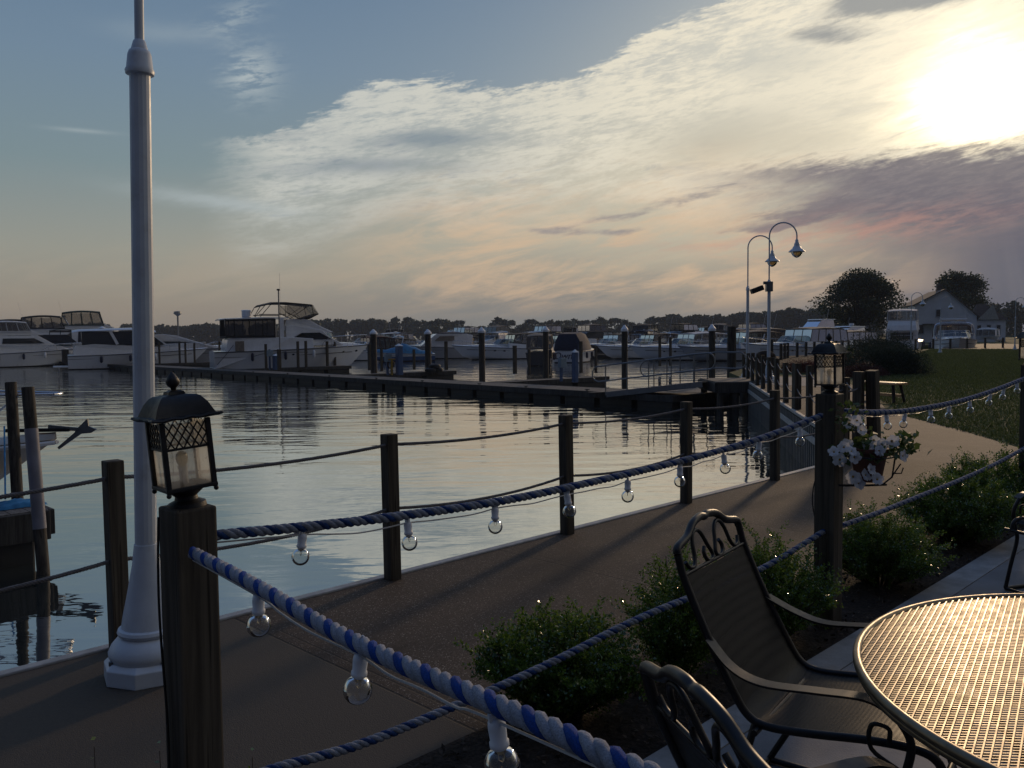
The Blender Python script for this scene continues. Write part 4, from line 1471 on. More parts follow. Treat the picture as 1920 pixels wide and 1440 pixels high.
def fB(t): return (0.90 + 0.10 * min(1, t / 0.35)) if t < 0.4 else max(0.0, 1 - ((t - 0.4) / 0.6) ** 2.3)
class Boat:
    def __init__(s, label, L=10.0, B=3.3, hs=0.95, hb=1.5, rake=1.3, hull='hw', name='cabin_cruiser', cat='boat', group=None, camber=0.10, rail='blk'):
        s.L, s.B, s.hs, s.hb, s.rake = L, B, hs, hb, rake
        s.t = thing(name, label, cat, group=group)
        rings = []
        n = 22
        for i in range(n + 1):
            t = i / n
            w = B / 2 * fB(t) + 0.02
            zs = s.sheer(t)
            wc = w * (0.86 - 0.40 * t ** 3)
            zc = 0.02 + 0.42 * zs * t ** 3
            zk = -0.45 + (0.45 + 0.25 * zs) * t ** 5
            half = [(0.0, zk), (wc * 0.55, zk + (zc - zk) * 0.5), (wc, zc), (wc + (w - wc) * 0.35, zc + (zs - zc) * 0.4), (wc + (w - wc) * 0.75, zc + (zs - zc) * 0.75), (w, zs)]
            ring = [(s.xs(t, z), -y, z) for y, z in reversed(half)] + [(s.xs(t, z), y, z) for y, z in half[1:]]
            ring += [(s.xs(t, zs), w * 0.5, zs + camber * 0.8), (s.xs(t, zs), 0, zs + camber), (s.xs(t, zs), -w * 0.5, zs + camber * 0.8)]
            rings.append(ring)
        mb = MB().loft(rings)
        mb.build('hull', M[hull], s.t, smooth=35)
        # rub rail
        for sd in (-1, 1):
            pts = [(s.xs(i / 20, s.sheer(i / 20)), sd * (B / 2 * fB(i / 20) + 0.035), s.sheer(i / 20) - 0.05) for i in range(21)]
            MB().tube(pts, 0.03, 6).build('rub_rail', M[rail], s.t, smooth=60)
        # waist stripe and fenders
        for sd in (-1, 1):
            pts = []
            for i in range(19):
                t = i / 20
                zz = s.sheer(t) * 0.74
                pts.append((s.xs(t, zz), sd * (B / 2 * fB(t) * (0.965 - 0.05 * t) + 0.012), zz))
            MB().tube(pts, 0.022, 5).build('hull_stripe', M['blk'], s.t, smooth=60)
        for t in (0.22, 0.42, 0.6):
            zz = s.sheer(t)
            w_ = B / 2 * fB(t) + 0.13
            MB().lathe([(0.03, -0.02), (0.12, -0.1), (0.125, -0.55), (0.03, -0.65)], 10, c=(s.xs(t, zz), -w_, zz - 0.12)).build('fender', M['navy' if t < .5 else 'capw'], s.t, smooth=60)
    def sheer(s, t): return s.hs + (s.hb - s.hs) * t ** 1.5
    def xs(s, t, z): return t * s.L - s.rake * (1 - z / s.hb) * t ** 4
    def w(s, x): return s.B / 2 * fB(max(0, min(1, x / s.L)))
    def portholes(s, ts, frac=0.72):
        for t in ts:
            for sd in (-1, 1):
                zz = s.sheer(t) * frac
                ww_ = s.B / 2 * fB(t)
                MB().ball((s.xs(t, zz), sd * (ww_ * (0.95 if t < .7 else 0.88)), zz), 0.14, 10, 6, (1.3, 0.35, 0.6)).build('porthole', M['glassd'], s.t, smooth=60)
    def trunk(s, x0, x1, h, mat='gel', wf=0.72, x0h=None):
        """raised foredeck"""
        rings = []
        n = 14
        for i in range(n + 1):
            x = x0 + (x1 - x0) * i / n
            f = i / n
            ww_ = max(0.05, s.w(x) * wf * (1 - 0.15 * f))
            z0 = s.sheer(x / s.L) + 0.03
            hh = h * (1 - f ** 1.7) + 0.02
            rings.append([(x, -ww_, z0), (x, -ww_ * 0.86, z0 + hh * 0.8), (x, -ww_ * 0.45, z0 + hh), (x, ww_ * 0.45, z0 + hh), (x, ww_ * 0.86, z0 + hh * 0.8), (x, ww_, z0)])
        MB().loft(rings).build('foredeck', M[mat], s.t, smooth=40)
    def coaming(s, x0, x1, h, mat='gel'):
        """cockpit sides"""
        mb = MB()
        for sd in (-1, 1):
            rings = []
            for i in range(7):
                x = x0 + (x1 - x0) * i / 6
                ww_ = s.w(x)
                z0 = s.sheer(x / s.L)
                hh = h * (0.55 + 0.45 * i / 6)
                rings.append([(x, sd * ww_ * 0.97, z0), (x, sd * ww_ * 0.90, z0 + hh), (x, sd * ww_ * 0.82, z0 + hh), (x, sd * ww_ * 0.78, z0)])
            mb.loft(rings)
        mb.build('coaming', M[mat], s.t, smooth=40)
    def windshield(s, xf, xb, z, h, wf=0.80, mat='boatglass', side=1.4):
        w0 = s.w(xf) * wf
        base = [(xb - side, -w0 * 1.02, z), (xb, -w0, z), (xf - 0.15, -w0 * 0.72, z + 0.02), (xf + 0.15, 0, z + 0.03), (xf - 0.15, w0 * 0.72, z + 0.02), (xb, w0, z), (xb - side, w0 * 1.02, z)]
        top = [(xb - side - 0.1, -w0 * 0.98, z + h * 0.45), (xb - h * 0.75, -w0 * 0.88, z + h), (xf - 0.15 - h * 0.95, -w0 * 0.62, z + h), (xf + 0.1 - h * 0.95, 0, z + h * 1.02), (xf - 0.15 - h * 0.95, w0 * 0.62, z + h), (xb - h * 0.75, w0 * 0.88, z + h), (xb - side - 0.1, w0 * 0.98, z + h * 0.45)]
        g = MB().add(base + top, [(i, i + 1, i + 8, i + 7) for i in range(6)]).build('windshield', M[mat], s.t)
        mb = MB().tube(top, 0.028, 6).tube(base, 0.025, 6)
        for i in range(7): mb.tube([base[i], top[i]], 0.022, 6)
        mb.build('windshield_frame', M['steel'], g, smooth=60)
    def canopy(s, x0, x1, z, h, mat='black_canvas', wf=0.88, encl='vinyl', zb=None, drop=0.10, front=0.0, panels=5, bulge=0.12):
        """canvas top (x0 aft .. x1 fore) at height z+h with clear side curtains down to zb"""
        zb = z if zb is None else zb
        w0 = s.w((x0 + x1) / 2) * wf
        rings = []
        n = 8
        for i in range(n + 1):
            f = i / n
            x = x0 + (x1 - x0) * f
            zt = z + h + bulge * math.sin(PI * f) - 0.10 * (1 - f) ** 3
            rings.append([(x, -w0, zt - drop - 0.07), (x, -w0 * 1.01, zt - drop), (x, -w0 * 0.6, zt - 0.02), (x, 0, zt + 0.02), (x, w0 * 0.6, zt - 0.02), (x, w0 * 1.01, zt - drop), (x, w0, zt - drop - 0.07), (x, 0, zt - 0.05)])
        MB().loft(rings).build('canvas_top', M[mat], s.t, smooth=40)
        zt = z + h - drop - 0.05
        if encl:
            sk = front
            cor = [(x0 - 0.05, -w0), (x1, -w0), (x1, w0), (x0 - 0.05, w0)]
            bot = [(x0 - 0.25, -w0 * 1.04), (x1 + sk, -w0 * 1.04), (x1 + sk, w0 * 1.04), (x0 - 0.25, w0 * 1.04)]
            vs = [(a, b, zt) for a, b in cor] + [(a, b, zb) for a, b in bot]
            g = MB().add(vs, [(i, (i + 1) % 4, (i + 1) % 4 + 4, i + 4) for i in range(4)]).build('clear_curtain', M[encl], s.t)
            mb = MB()
            for sd in (-1, 1):
                for i in range(panels + 1):
                    f = i / panels
                    a = (x0 - 0.05 + (x1 - x0) * f, sd * w0 * 1.005, zt); b = (x0 - 0.25 + (x1 + sk - x0 + 0.25) * f, sd * w0 * 1.045, zb)
                    mb.bar(a, b, 0.05, 0.07)
                mb.bar((x0 - 0.25, sd * w0 * 1.045, zb), (x1 + sk, sd * w0 * 1.045, zb), 0.05, 0.12)
            for x, xb_ in ((x0 - 0.05, x0 - 0.27), (x1, x1 + sk)):
                for f in (-0.33, 0.33):
                    mb.bar((x, w0 * f, zt), (xb_, w0 * f, zb), 0.05, 0.06)
                mb.bar((xb_, -w0 * 1.04, zb), (xb_, w0 * 1.04, zb), 0.05, 0.12)
            mb.build('curtain_seam', M[mat], g)
        else:
            mb = MB()
            for sd in (-1, 1):
                for a, b in ((x0, x0 + (x1 - x0) * 0.5), (x1, x0 + (x1 - x0) * 0.5), (x0 + (x1 - x0) * 0.5, x0 + (x1 - x0) * 0.45)):
                    mb.tube([(a, sd * w0 * 0.98, zt), (b, sd * w0, zb)], 0.018, 6)
            mb.build('canopy_frame', M['steel'], s.t, smooth=60)
    def arch(s, x, z0, h, mat='gel', lean=0.6, wf=0.86):
        w0 = s.w(x) * wf
        pts = [(x, -w0, z0), (x - lean * 0.7, -w0 * 0.96, z0 + h * 0.75), (x - lean, -w0 * 0.75, z0 + h), (x - lean, 0, z0 + h * 1.05), (x - lean, w0 * 0.75, z0 + h), (x - lean * 0.7, w0 * 0.96, z0 + h * 0.75), (x, w0, z0)]
        MB().tube(curve3(pts, 4), 0.14, 8, flat=0.5).build('radar_arch', M[mat], s.t, smooth=60)
        MB().lathe([(0.22, 0), (0.26, 0.06), (0.24, 0.17), (0.05, 0.2)], 14, c=(x - lean, 0, z0 + h * 1.06)).build('radar', M['gel'], s.t, smooth=40)
        MB().tube([(x - lean, w0 * .6, z0 + h), (x - lean - 0.5, w0 * .6, z0 + h + 2.0)], 0.012, 5).build('antenna', M['gel'], s.t)
    def bowrail(s, x0, h=0.55, n=6):
        L = s.L
        mb = MB()
        for sd in (-1, 1):
            pts = []
            for i in range(n + 1):
                x = x0 + (L * 0.985 - x0) * i / n
                hh = h * min(1, i / 1.5)
                pts.append((x, sd * max(0.04, s.w(x) * 0.92), s.sheer(x / L) + hh + 0.03))
            mb.tube(pts, 0.018, 6)
            for p in pts[1:]:
                mb.tube([(p[0] + 0.02, p[1], s.sheer(p[0] / L)), p], 0.013, 5)
        mb.build('bow_rail', M['steel'], s.t, smooth=60)
    def platform(s, l=0.9, z=0.28):
        MB().box((-l / 2 + 0.05, 0, z), (l, s.B * 0.8, 0.12)).build('swim_platform', M['gel'], s.t, bevel=0.03)
    def house(s, poly, wf, mat='gel', name='cabin', taper=0.9, zt=None):
        zs = [p[1] for p in poly]
        z0, z1 = min(zs), max(zs)
        ws = [s.w(p[0]) * wf * (1 - (1 - taper) * (p[1] - z0) / (z1 - z0 + 1e-6)) for p in poly]
        return MB().prism(poly, ws).build(name, M[mat], s.t, bevel=0.04)
    def sidewin(s, poly, wf, taper, z0, z1, mat='glassd', parent=None, name='window'):
        for sd in (-1, 1):
            vs = []
            for x, z in poly:
                w_ = s.w(x) * wf * (1 - (1 - taper) * (z - z0) / (z1 - z0)) + 0.012
                vs.append((x, sd * w_, z))
            vs2 = [(x, y - sd * 0.03, z) for x, y, z in vs]
            n = len(vs)
            MB().add(vs + vs2, [tuple(range(n)), tuple(range(2 * n - 1, n - 1, -1))] + [(i, (i + 1) % n, (i + 1) % n + n, i + n) for i in range(n)]).build(name, M[mat], parent or s.t)

def place(b, px_s, d_s, ang):
    """stern centre at sight line px_s and distance d_s"""
    x = (px_s - 960) / 1600 * d_s
    b.t.location = (x, d_s, WATER)
    b.t.rotation_euler = (0, 0, ang)
def place_bow(b, px_b, d_b, ang):
    x = (px_b - 960) / 1600 * d_b
    b.t.location = (x - math.cos(ang) * b.L, d_b - math.sin(ang) * b.L, WATER)
    b.t.rotation_euler = (0, 0, ang)

def express(label, L=10.5, B=3.4, canvas='black_canvas', encl='vinyl', hull='hw', arch=True, ch=1.15, hs=1.05, hb=1.55, group=None, top=True, cab='gel', name='cabin_cruiser'):
    b = Boat(label, L, B, hs, hb, 1.7, hull, group=group, name=name)
    b.trunk(L * 0.42, L * 0.93, 0.42, cab)
    b.coaming(0.1, L * 0.50, 0.55, cab)
    zd = b.sheer(0.45) + 0.42
    b.windshield(L * 0.60, L * 0.50, zd, 0.62)
    if arch: b.arch(L * 0.30, zd - 0.1, 1.25, cab)
    if top: b.canopy(L * 0.08, L * 0.44, zd, ch, canvas, 0.86, encl, zb=zd + 0.02, front=0.25)
    b.bowrail(L * 0.55)
    b.portholes((0.55, 0.64, 0.73))
    b.platform()
    return b
GC = 'express cruisers moored in the far slips'
# ---- the big aft-cabin motor yacht
Y = Boat('big white aft-cabin motor yacht with dark bimini flybridge, moored bow to the right', 14.3, 4.4, 1.62, 2.0, 2.3, 'hwr', name='motor_yacht', cat='yacht', camber=0.06)
L = Y.L
Y.portholes((0.47, 0.72, 0.82, 0.93), 0.78)
Y.platform(1.5, 0.30)
# raised aft-deck hull side
Y.house([(0.95, 1.55), (0.55, 1.0), (0.10, 0.5), (-0.05, 0.42), (0.3, 0.4), (4.0, 1.5), (8.6, 1.66), (8.6, 2.5), (6.6, 2.62), (1.5, 2.62), (1.15, 2.5)], 0.985, 'gel', 'aft_cabin', 0.93)
# main saloon and forward slope of the flybridge
Y.house([(6.2, 2.6), (6.2, 3.45), (6.8, 3.5), (9.5, 3.15), (10.35, 2.52), (10.9, 2.35), (11.5, 2.05), (6.2, 1.9)], 0.80, 'gel', 'saloon', 0.92)
Y.sidewin([(6.5, 2.42), (7.6, 2.92), (9.3, 2.94), (10.5, 2.42)], 0.80, 0.92, 1.9, 3.5)
MB().add([(10.40, -1.15, 2.92), (11.0, -1.05, 2.42), (11.0, 1.05, 2.42), (10.40, 1.15, 2.92)], [(0, 1, 2, 3)]).build('windscreen', M['glassd'], Y.t)
Y.house([(6.0, 3.3), (6.3, 3.95), (7.9, 3.98), (8.4, 3.9), (9.4, 3.42), (10.6, 2.98), (10.2, 2.92), (6.0, 3.12)], 0.72, 'gel', 'flybridge', 0.9)
Y.trunk(10.6, 13.6, 0.30)
# hardtop with curtained aft deck
w0 = 1.95
MB().loft([[(x, -w, z - 0.05), (x, -w, z + 0.02), (x, 0, z + 0.09), (x, w, z + 0.02), (x, w, z - 0.05)] for x, w, z in ((0.55, 1.75, 3.92), (0.9, w0, 3.96), (4.5, w0, 4.06), (6.4, 1.85, 4.04))]).build('hardtop', M['gel'], Y.t, smooth=50)
MB().add([(0.95, -w0 * .97, 3.9), (5.2, -w0 * .97, 3.98), (5.2, w0 * .97, 3.98), (0.95, w0 * .97, 3.9), (1.05, -w0, 2.62), (5.2, -w0, 2.62), (5.2, w0, 2.62), (1.05, w0, 2.62)], [(0, 1, 5, 4), (1, 2, 6, 5), (2, 3, 7, 6), (3, 0, 4, 7)]).build('clear_curtain', M['vinyld'], Y.t)
mb = MB()
for s in (-1, 1):
    for x in (1.0, 1.75, 3.0, 4.15, 5.2): mb.bar((x, s * w0 * 1.0, 2.6), (x, s * w0 * .985, 3.95), 0.07, 0.10)
    mb.bar((1.0, s * (w0 + .01), 2.68), (5.2, s * (w0 + .01), 2.68), 0.05, 0.16)
    mb.bar((1.0, s * (w0 * .985), 3.88), (5.2, s * (w0 * .985), 3.94), 0.05, 0.09)
for y in (-1, -0.3, 0.4, 1.1): mb.bar((1.02, y, 2.6), (0.95, y, 3.95), 0.07, 0.1)
mb.build('curtain_seam', M['black_canvas'], Y.t)
MB().box((1.02, 0, 2.68), (0.06, 3.8, 0.17)).box((3.4, 0, 2.52), (0.9, 0.7, 0.6)).build('aft_seat', M['black_canvas'], Y.t, bevel=0.03)
for s in (-1, 1): MB().box((5.75, s * 1.85, 3.3), (0.45, 0.10, 1.4)).build('hardtop_support', M['gel'], Y.t, bevel=0.02)
# flybridge bimini, swept forward struts and clear front
w1 = 1.6
MB().loft([[(x, -w1, z - 0.13), (x, -w1, z - 0.06), (x, 0, z + 0.03), (x, w1, z - 0.06), (x, w1, z - 0.13), (x, 0, z - 0.05)] for x, z in ((4.0, 4.98), (5.2, 5.22), (6.5, 5.24), (8.6, 5.10), (8.66, 5.0))]).build('bimini', M['black_canvas'], Y.t, smooth=40)
for s in (-1, 1):
    y = s * w1
    mb = MB()
    mb.tube([(4.0, y, 4.85), (3.5, y, 4.15)], 0.03, 6).tube([(5.0, y, 5.08), (4.0, y, 4.12)], 0.03, 6)
    mb.tube([(3.9, y, 4.3), (6.2, y, 4.28)], 0.03, 6)
    mb.tube([(6.3, y, 5.1), (7.6, y * .95, 3.98)], 0.02, 6).tube([(8.4, y, 5.0), (6.6, y, 3.98)], 0.02, 6).tube([(8.55, y, 5.0), (8.75, y * .95, 4.25)], 0.028, 6)
    mb.tube([(6.2, y, 5.1), (6.2, y, 4.1)], 0.025, 6).tube([(6.3, y, 4.45), (7.5, y, 3.95), (8.5, y, 4.10), (9.2, y * .85, 4.32)], 0.035, 6)
    mb.tube([(8.66, y, 5.0), (9.25, y * .8, 4.33)], 0.02, 6)
    mb.build('bimini_frame', M['black_canvas'], Y.t, smooth=60)
MB().add([(6.3, -w1, 5.05), (8.6, -w1, 5.0), (8.6, w1, 5.0), (9.2, w1 * .82, 4.33), (9.2, -w1 * .82, 4.33), (8.5, -w1, 4.1), (7.5, -w1, 3.97), (6.3, -w1, 4.45), (6.3, w1, 5.05), (8.5, w1, 4.1), (7.5, w1, 3.97), (6.3, w1, 4.45)],
         [(0, 1, 5, 6, 7), (1, 2, 3, 4), (8, 11, 10, 9, 2), (1, 4, 5), (2, 9, 3)]).build('clear_front', M['vinyl'], Y.t)
MB().prism([(8.4, 3.95), (9.25, 4.32), (9.15, 4.38), (7.6, 4.0)], 1.35).build('wind_deflector', M['black_canvas'], Y.t)
MB().lathe([(0.34, 4.02), (0.40, 4.15), (0.40, 4.55), (0.46, 4.62), (0.30, 4.66)], 18, c=(3.05, 0, 0)).build('satellite_dome', M['gel'], Y.t, smooth=50)
MB().tube([(6.3, 1.2, 4.0), (6.3, 1.2, 7.5)], 0.012, 5).build('antenna', M['gel'], Y.t)
Y.bowrail(9.2, 0.75, 9)
mb = MB()
mb.box((2.1, -2.16, 2.0), (0.75, 0.05, 0.72))
mb.build('boarding_panel', M['tan_canvas'], Y.t, bevel=0.01)
mb = MB()
mb.tube([(0.2, -2.05, 0.7), (0.9, -2.08, 1.35), (1.6, -2.1, 2.1)], 0.02, 5).tube([(3.2, -2.2, 1.25), (4.0, -2.22, 1.42), (6.2, -2.24, 1.50), (8.0, -2.2, 1.5)], 0.02, 5)
mb.build('dock_line', M['blk'], Y.t)
MB().ball((-0.3 + L, 0, 2.02), 0.16, 10, 8).build('anchor_roller', M['steel'], Y.t, smooth=60)
place(Y, 398, 66, R(25))
Y.t.scale = (0.87, 0.95, 1.06)
# tall pole with light in front of the yacht
p = D(522, 545, 60)
t = thing('dock_mast', 'tall thin mast with a small flat light on top, standing in front of the yacht', 'mast', (p.x, p.y, DZ))
MB().tube([(0, 0, 0), (0, 0, p.z - DZ)], 0.045, 8).build('pole', M['galv'], t)
MB().lathe([(0.05, 0), (0.14, 0.03), (0.10, 0.12), (0.02, 0.13)], 12, c=(0, 0, p.z - DZ)).build('lamp', M['blk'], t)

# ---- left group
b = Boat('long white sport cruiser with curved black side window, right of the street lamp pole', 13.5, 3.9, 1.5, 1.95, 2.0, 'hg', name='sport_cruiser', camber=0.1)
b.house([(1.5, 1.45), (1.5, 2.6), (2.5, 3.1), (5.0, 3.25), (6.2, 3.1), (8.6, 2.3), (10.5, 1.9), (10.5, 1.5)], 0.86, 'gel', 'cabin', 0.85)
b.sidewin([(4.3, 2.55), (4.8, 2.52), (6.3, 2.52), (7.9, 2.35), (5.2, 2.30)], 0.86, 0.85, 1.45, 3.25)
b.trunk(9.8, 13.0, 0.25); b.bowrail(8.2, 0.6, 6); b.portholes((0.75, 0.88)); b.platform()
place(b, 205, 84, R(23))
b = Boat('white hardtop cruiser with dark wraparound glass, stern to the dock beside the lamp pole', 12.5, 4.0, 1.3, 1.8, 1.8, 'hw', name='hardtop_cruiser', cat='boat')
b.house([(0.4, 1.2), (0.6, 2.2), (2.2, 2.35), (9.5, 1.95), (10.5, 1.6), (10.5, 1.2)], 0.88, 'gel', 'cabin', 0.9)
b.house([(1.2, 2.25), (1.2, 3.5), (6.8, 3.55), (8.4, 2.2)], 0.80, 'glassd', 'window_band', 0.88)
MB().loft([[(x, -w, z - .08), (x, -w * .9, z + .06), (x, 0, z + .14), (x, w * .9, z + .06), (x, w, z - .08)] for x, w, z in ((0.4, 1.6, 3.5), (1.0, 1.75, 3.62), (5.5, 1.7, 3.75), (7.6, 1.3, 3.5))]).build('hardtop', M['gel'], b.t, smooth=50)
mb = MB()
for s in (-1, 1):
    mb.bar((6.8, s * 1.45, 3.6), (8.5, s * 1.6, 2.2), 0.10, 0.12); mb.bar((4.2, s * 1.62, 2.3), (3.6, s * 1.62, 3.55), 0.08, 0.25)
mb.build('pillar', M['gel'], b.t)
b.bowrail(7, 0.6, 6); b.platform(1.3)
MB().lathe([(0.24, 0), (0.28, 0.07), (0.05, 0.2)], 14, c=(3.0, 0, 3.82)).build('radar', M['gel'], b.t, smooth=50)
place(b, 128, 80, R(28))
def fly(label, L=11.5, B=4.0, canvas='black_canvas', encl='vinyl', fh=1.25, group='flybridge cruisers at the left docks', hull='hw', px=0, d=90, ang=ANG, ztop=0.0, name='flybridge_cruiser'):
    b = Boat(label, L, B, 1.4, 1.9, 1.9, hull, name=name, group=group)
    z = ztop
    b.house([(0.6, 1.3), (0.6, 2.25), (3.0, 2.35), (8.6, 2.15), (9.8, 1.7), (9.8, 1.3)], 0.9, 'gel', 'cabin', 0.92)
    b.house([(2.4, 2.3), (2.4, 3.25 + z), (6.4, 3.3 + z), (8.2, 2.2)], 0.80, 'gel', 'deckhouse', 0.9)
    b.sidewin([(3.0, 2.45), (3.1, 3.0 + z), (6.0, 3.0 + z), (7.0, 2.45)], 0.80, 0.9, 2.3, 3.25 + z)
    b.house([(1.2, 3.25 + z), (1.3, 3.4 + z), (2.0, 3.75 + z), (5.8, 3.85 + z), (6.9, 3.35 + z)], 0.74, 'gel', 'flybridge', 0.95)
    b.canopy(1.6, 5.4, 3.75 + z, fh, canvas, 0.70, encl, zb=3.72 + z, front=0.35, panels=4)
    b.canopy(0.3, 2.4, 2.3, 1.0 + z, canvas, 0.8, 'vinyld', zb=2.2, panels=2)
    b.bowrail(6.5, 0.6, 6); b.platform(1.2)
    b.arch(2.2, 3.7 + z, 0.9, 'gel', 0.5, 0.7)
    place(b, px, d, ang)
    return b
fly('flybridge cruiser with tall dark green enclosed bridge canopy', canvas='green_canvas', px=92, d=97, fh=1.55, ztop=0.75, ang=R(28))
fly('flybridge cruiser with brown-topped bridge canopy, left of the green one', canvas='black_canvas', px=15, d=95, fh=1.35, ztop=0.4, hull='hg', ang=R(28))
fly('flybridge cruiser with low black bridge canopy, second from the left edge', canvas='black_canvas', encl='vinyld', px=-45, d=97, fh=1.2, ztop=.2, ang=R(28))
fly('white bridge cruiser cut off by the left edge of the photo', canvas='white_canvas', px=-62, d=88, fh=1.0, hull='hw')
# flag pole / tv mast fragment at left edge
# ---- centre and right groups (bows to the left)
AL = PI + ANG - R(22)
b = express('white express cruiser with smoked canopy moored bow left in the open centre', 13.0, 3.9, 'black_canvas', 'vinyl', ch=1.25, hs=1.15, hb=1.7); place_bow(b, 848, 100, AL)
b = express('white cruiser with black canopy moored behind the dark piling, right of the blue canvas boat', 11.5, 3.7, 'black_canvas', 'vinyl'); place_bow(b, 1119, 96, AL)
b = express('white cruiser with pale hardtop and wide windshield, behind the middle of the gangway', 12.0, 3.9, 'white_canvas', 'vinyl', ch=1.2); place_bow(b, 1180, 88, AL)
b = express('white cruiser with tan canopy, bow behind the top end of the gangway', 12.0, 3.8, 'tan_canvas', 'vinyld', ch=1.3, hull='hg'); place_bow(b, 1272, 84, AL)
b = express('white cruiser half hidden behind the yacht bow', 11, 3.6, 'black_canvas', 'vinyl', ch=0.9); place_bow(b, 652, 118, AL + R(20))
b = Boat('boxy white cabin boat with black roof and orange ring near the centre', 8.5, 3.3, 1.3, 1.7, 1.0, 'hg', name='cabin_boat')
b.house([(0.3, 1.2), (0.2, 2.9), (1.0, 3.1), (4.8, 3.1), (6.6, 1.7), (6.6, 1.3)], 0.92, 'gel', 'cabin', 0.93); b.bowrail(5, 0.5, 4)
MB().box((2.6, 0, 3.16), (4.2, 2.6, 0.10)).build('roof', M['black_canvas'], b.t, bevel=0.03)
b.sidewin([(2.6, 2.2), (2.6, 2.8), (4.4, 2.8), (5.1, 2.2)], 0.92, 0.93, 1.2, 3.1, 'tan_canvas')
MB().tube([(0.12 + 0 * a, 0.9 + 0.3 * math.cos(a * .5), 2.2 + 0.3 * math.sin(a * .5)) for a in range(13)], 0.06, 8).build('life_ring', M['yellow'], b.t, smooth=60)
place(b, 886, 108, PI + ANG - R(25))
b = Boat('low sport boat under a crumpled bright blue and white cover, centre left', 7.6, 2.6, 0.8, 1.1, 1.2, 'hwb', name='covered_speedboat')
rings = []
for i in range(15):
    x = 0.3 + 6.4 * i / 14
    h = (0.35 + 0.75 * math.exp(-((x - 3.2) / 1.3) ** 2)) * (1 + 0.12 * math.sin(i * 2.1))
    w_ = b.w(x) * 0.96
    z0 = b.sheer(x / b.L)
    rings.append([(x, -w_, z0), (x, -w_ * .8, z0 + h * .55), (x, -w_ * .3, z0 + h * .95), (x, w_ * .3, z0 + h * .95), (x, w_ * .8, z0 + h * .55), (x, w_, z0)])
MB().loft(rings).build('cover', M['tealc'], b.t, smooth=70)
place(b, 812, 98, PI + R(20))
b = express('white cruiser with pale blue hardtop behind the blue-covered speedboat', 10, 3.4, 'white_canvas', 'vinyld', ch=1.1, arch=False); place_bow(b, 735, 122, AL)
b = Boat('low cruiser with a maroon cockpit curtain beside the capped piling near the yacht bow', 9, 3.2, 1.1, 1.5, 1.2, 'hw', name='cabin_cruiser')
b.trunk(4, 8.4, .4); b.canopy(0.5, 3.6, 1.5, 1.3, 'maroon', 0.9, 'vinyld', zb=1.2); b.windshield(5.2, 4.4, 1.6, .6); place(b, 738, 104, PI + ANG - R(10))
b = express('white cruiser with smoked canopy filling in behind the grey stern-on boat', 11.5, 3.7, 'navy', 'vinyld', ch=1.2); place_bow(b, 955, 114, AL)
b = express('white cruiser with a black bimini left of the boxy cabin boat', 10.5, 3.5, 'black_canvas', 'vinyl', ch=1.1); place_bow(b, 770, 114, AL)
# stern-on boats
b = Boat('dark grey boat seen stern-on with a black outboard motor, right of centre', 8.0, 2.9, 1.25, 1.5, 1.2, 'hd', name='motor_boat')
b.coaming(0.0, 4, 0.45, 'gelgrey'); b.windshield(5.0, 4.2, 1.7, 0.8); b.canopy(0.6, 4.2, 1.7, 1.25, 'tan_canvas', 0.85, 'vinyl', zb=1.6, front=.2)
t = MB().box((-0.45, -1.2, 1.15), (0.55, 0.5, 0.75)).build('outboard_motor', M['rubber'], b.t, bevel=0.08)
MB().box((-0.45, -1.2, 0.35), (0.22, 0.16, 1.2)).build('motor_leg', M['rubber'], t, bevel=0.03)
b.t.scale = (.9, .86, .95)
place(b, 1010, 76, R(84))
b = Boat('white boat seen stern-on under a navy canvas, painted name partly hidden by posts', 8.5, 3.1, 1.15, 1.4, 1.3, 'hw', name='canvas_covered_boat')
MB().loft([[(x, -w_, z0), (x, -w_ * .86, z0 + h * .6), (x, -w_ * .6, z0 + h), (x, w_ * .6, z0 + h), (x, w_ * .86, z0 + h * .6), (x, w_, z0)] for x, w_, z0, h in ((0.0, 1.42, 1.15, 0.35), (0.5, 1.45, 1.15, 1.7), (2.5, 1.45, 1.18, 1.85), (4.2, 1.4, 1.2, 1.6), (6.6, 0.9, 1.3, 0.4))]).build('canvas_cover', M['navy'], b.t, smooth=30)
MB().tube([(0.02, -1.42, 1.17), (0.02, 1.42, 1.17)], 0.03, 6).build('transom_trim', M['steel'], b.t)
cu = bpy.data.curves.new('lettering', 'FONT'); cu.body = 'Own'; cu.size = 0.95; cu.extrude = 0.008; cu.shear = 0.25; cu.align_x = 'CENTER'
tmp = bpy.data.objects.new('lettering_curve', cu); COL.objects.link(tmp)
me = bpy.data.meshes.new_from_object(tmp.evaluated_get(bpy.context.evaluated_depsgraph_get())); bpy.data.objects.remove(tmp, do_unlink=True)
o = bpy.data.objects.new('lettering', me); COL.objects.link(o); me.materials.clear(); me.materials.append(M['navy']); o.parent = b.t
o.rotation_euler = (PI / 2, 0, -PI / 2); o.location = (-0.03, 0.35, 0.38)
place(b, 1062, 84, R(70))
b = express('dark cruiser with a black enclosed canopy between the navy canvas boat and the white cruisers', 10, 3.5, 'black_canvas', 'vinyld', hull='hd', ch=1.2); place_bow(b, 1085, 112, AL + R(15))
b = express('cruiser with tall dark arched canopy behind the second street lamp', 11.5, 3.8, 'tan_canvas', 'vinyld', ch=1.55, hull='hw'); place_bow(b, 1305, 88, AL)
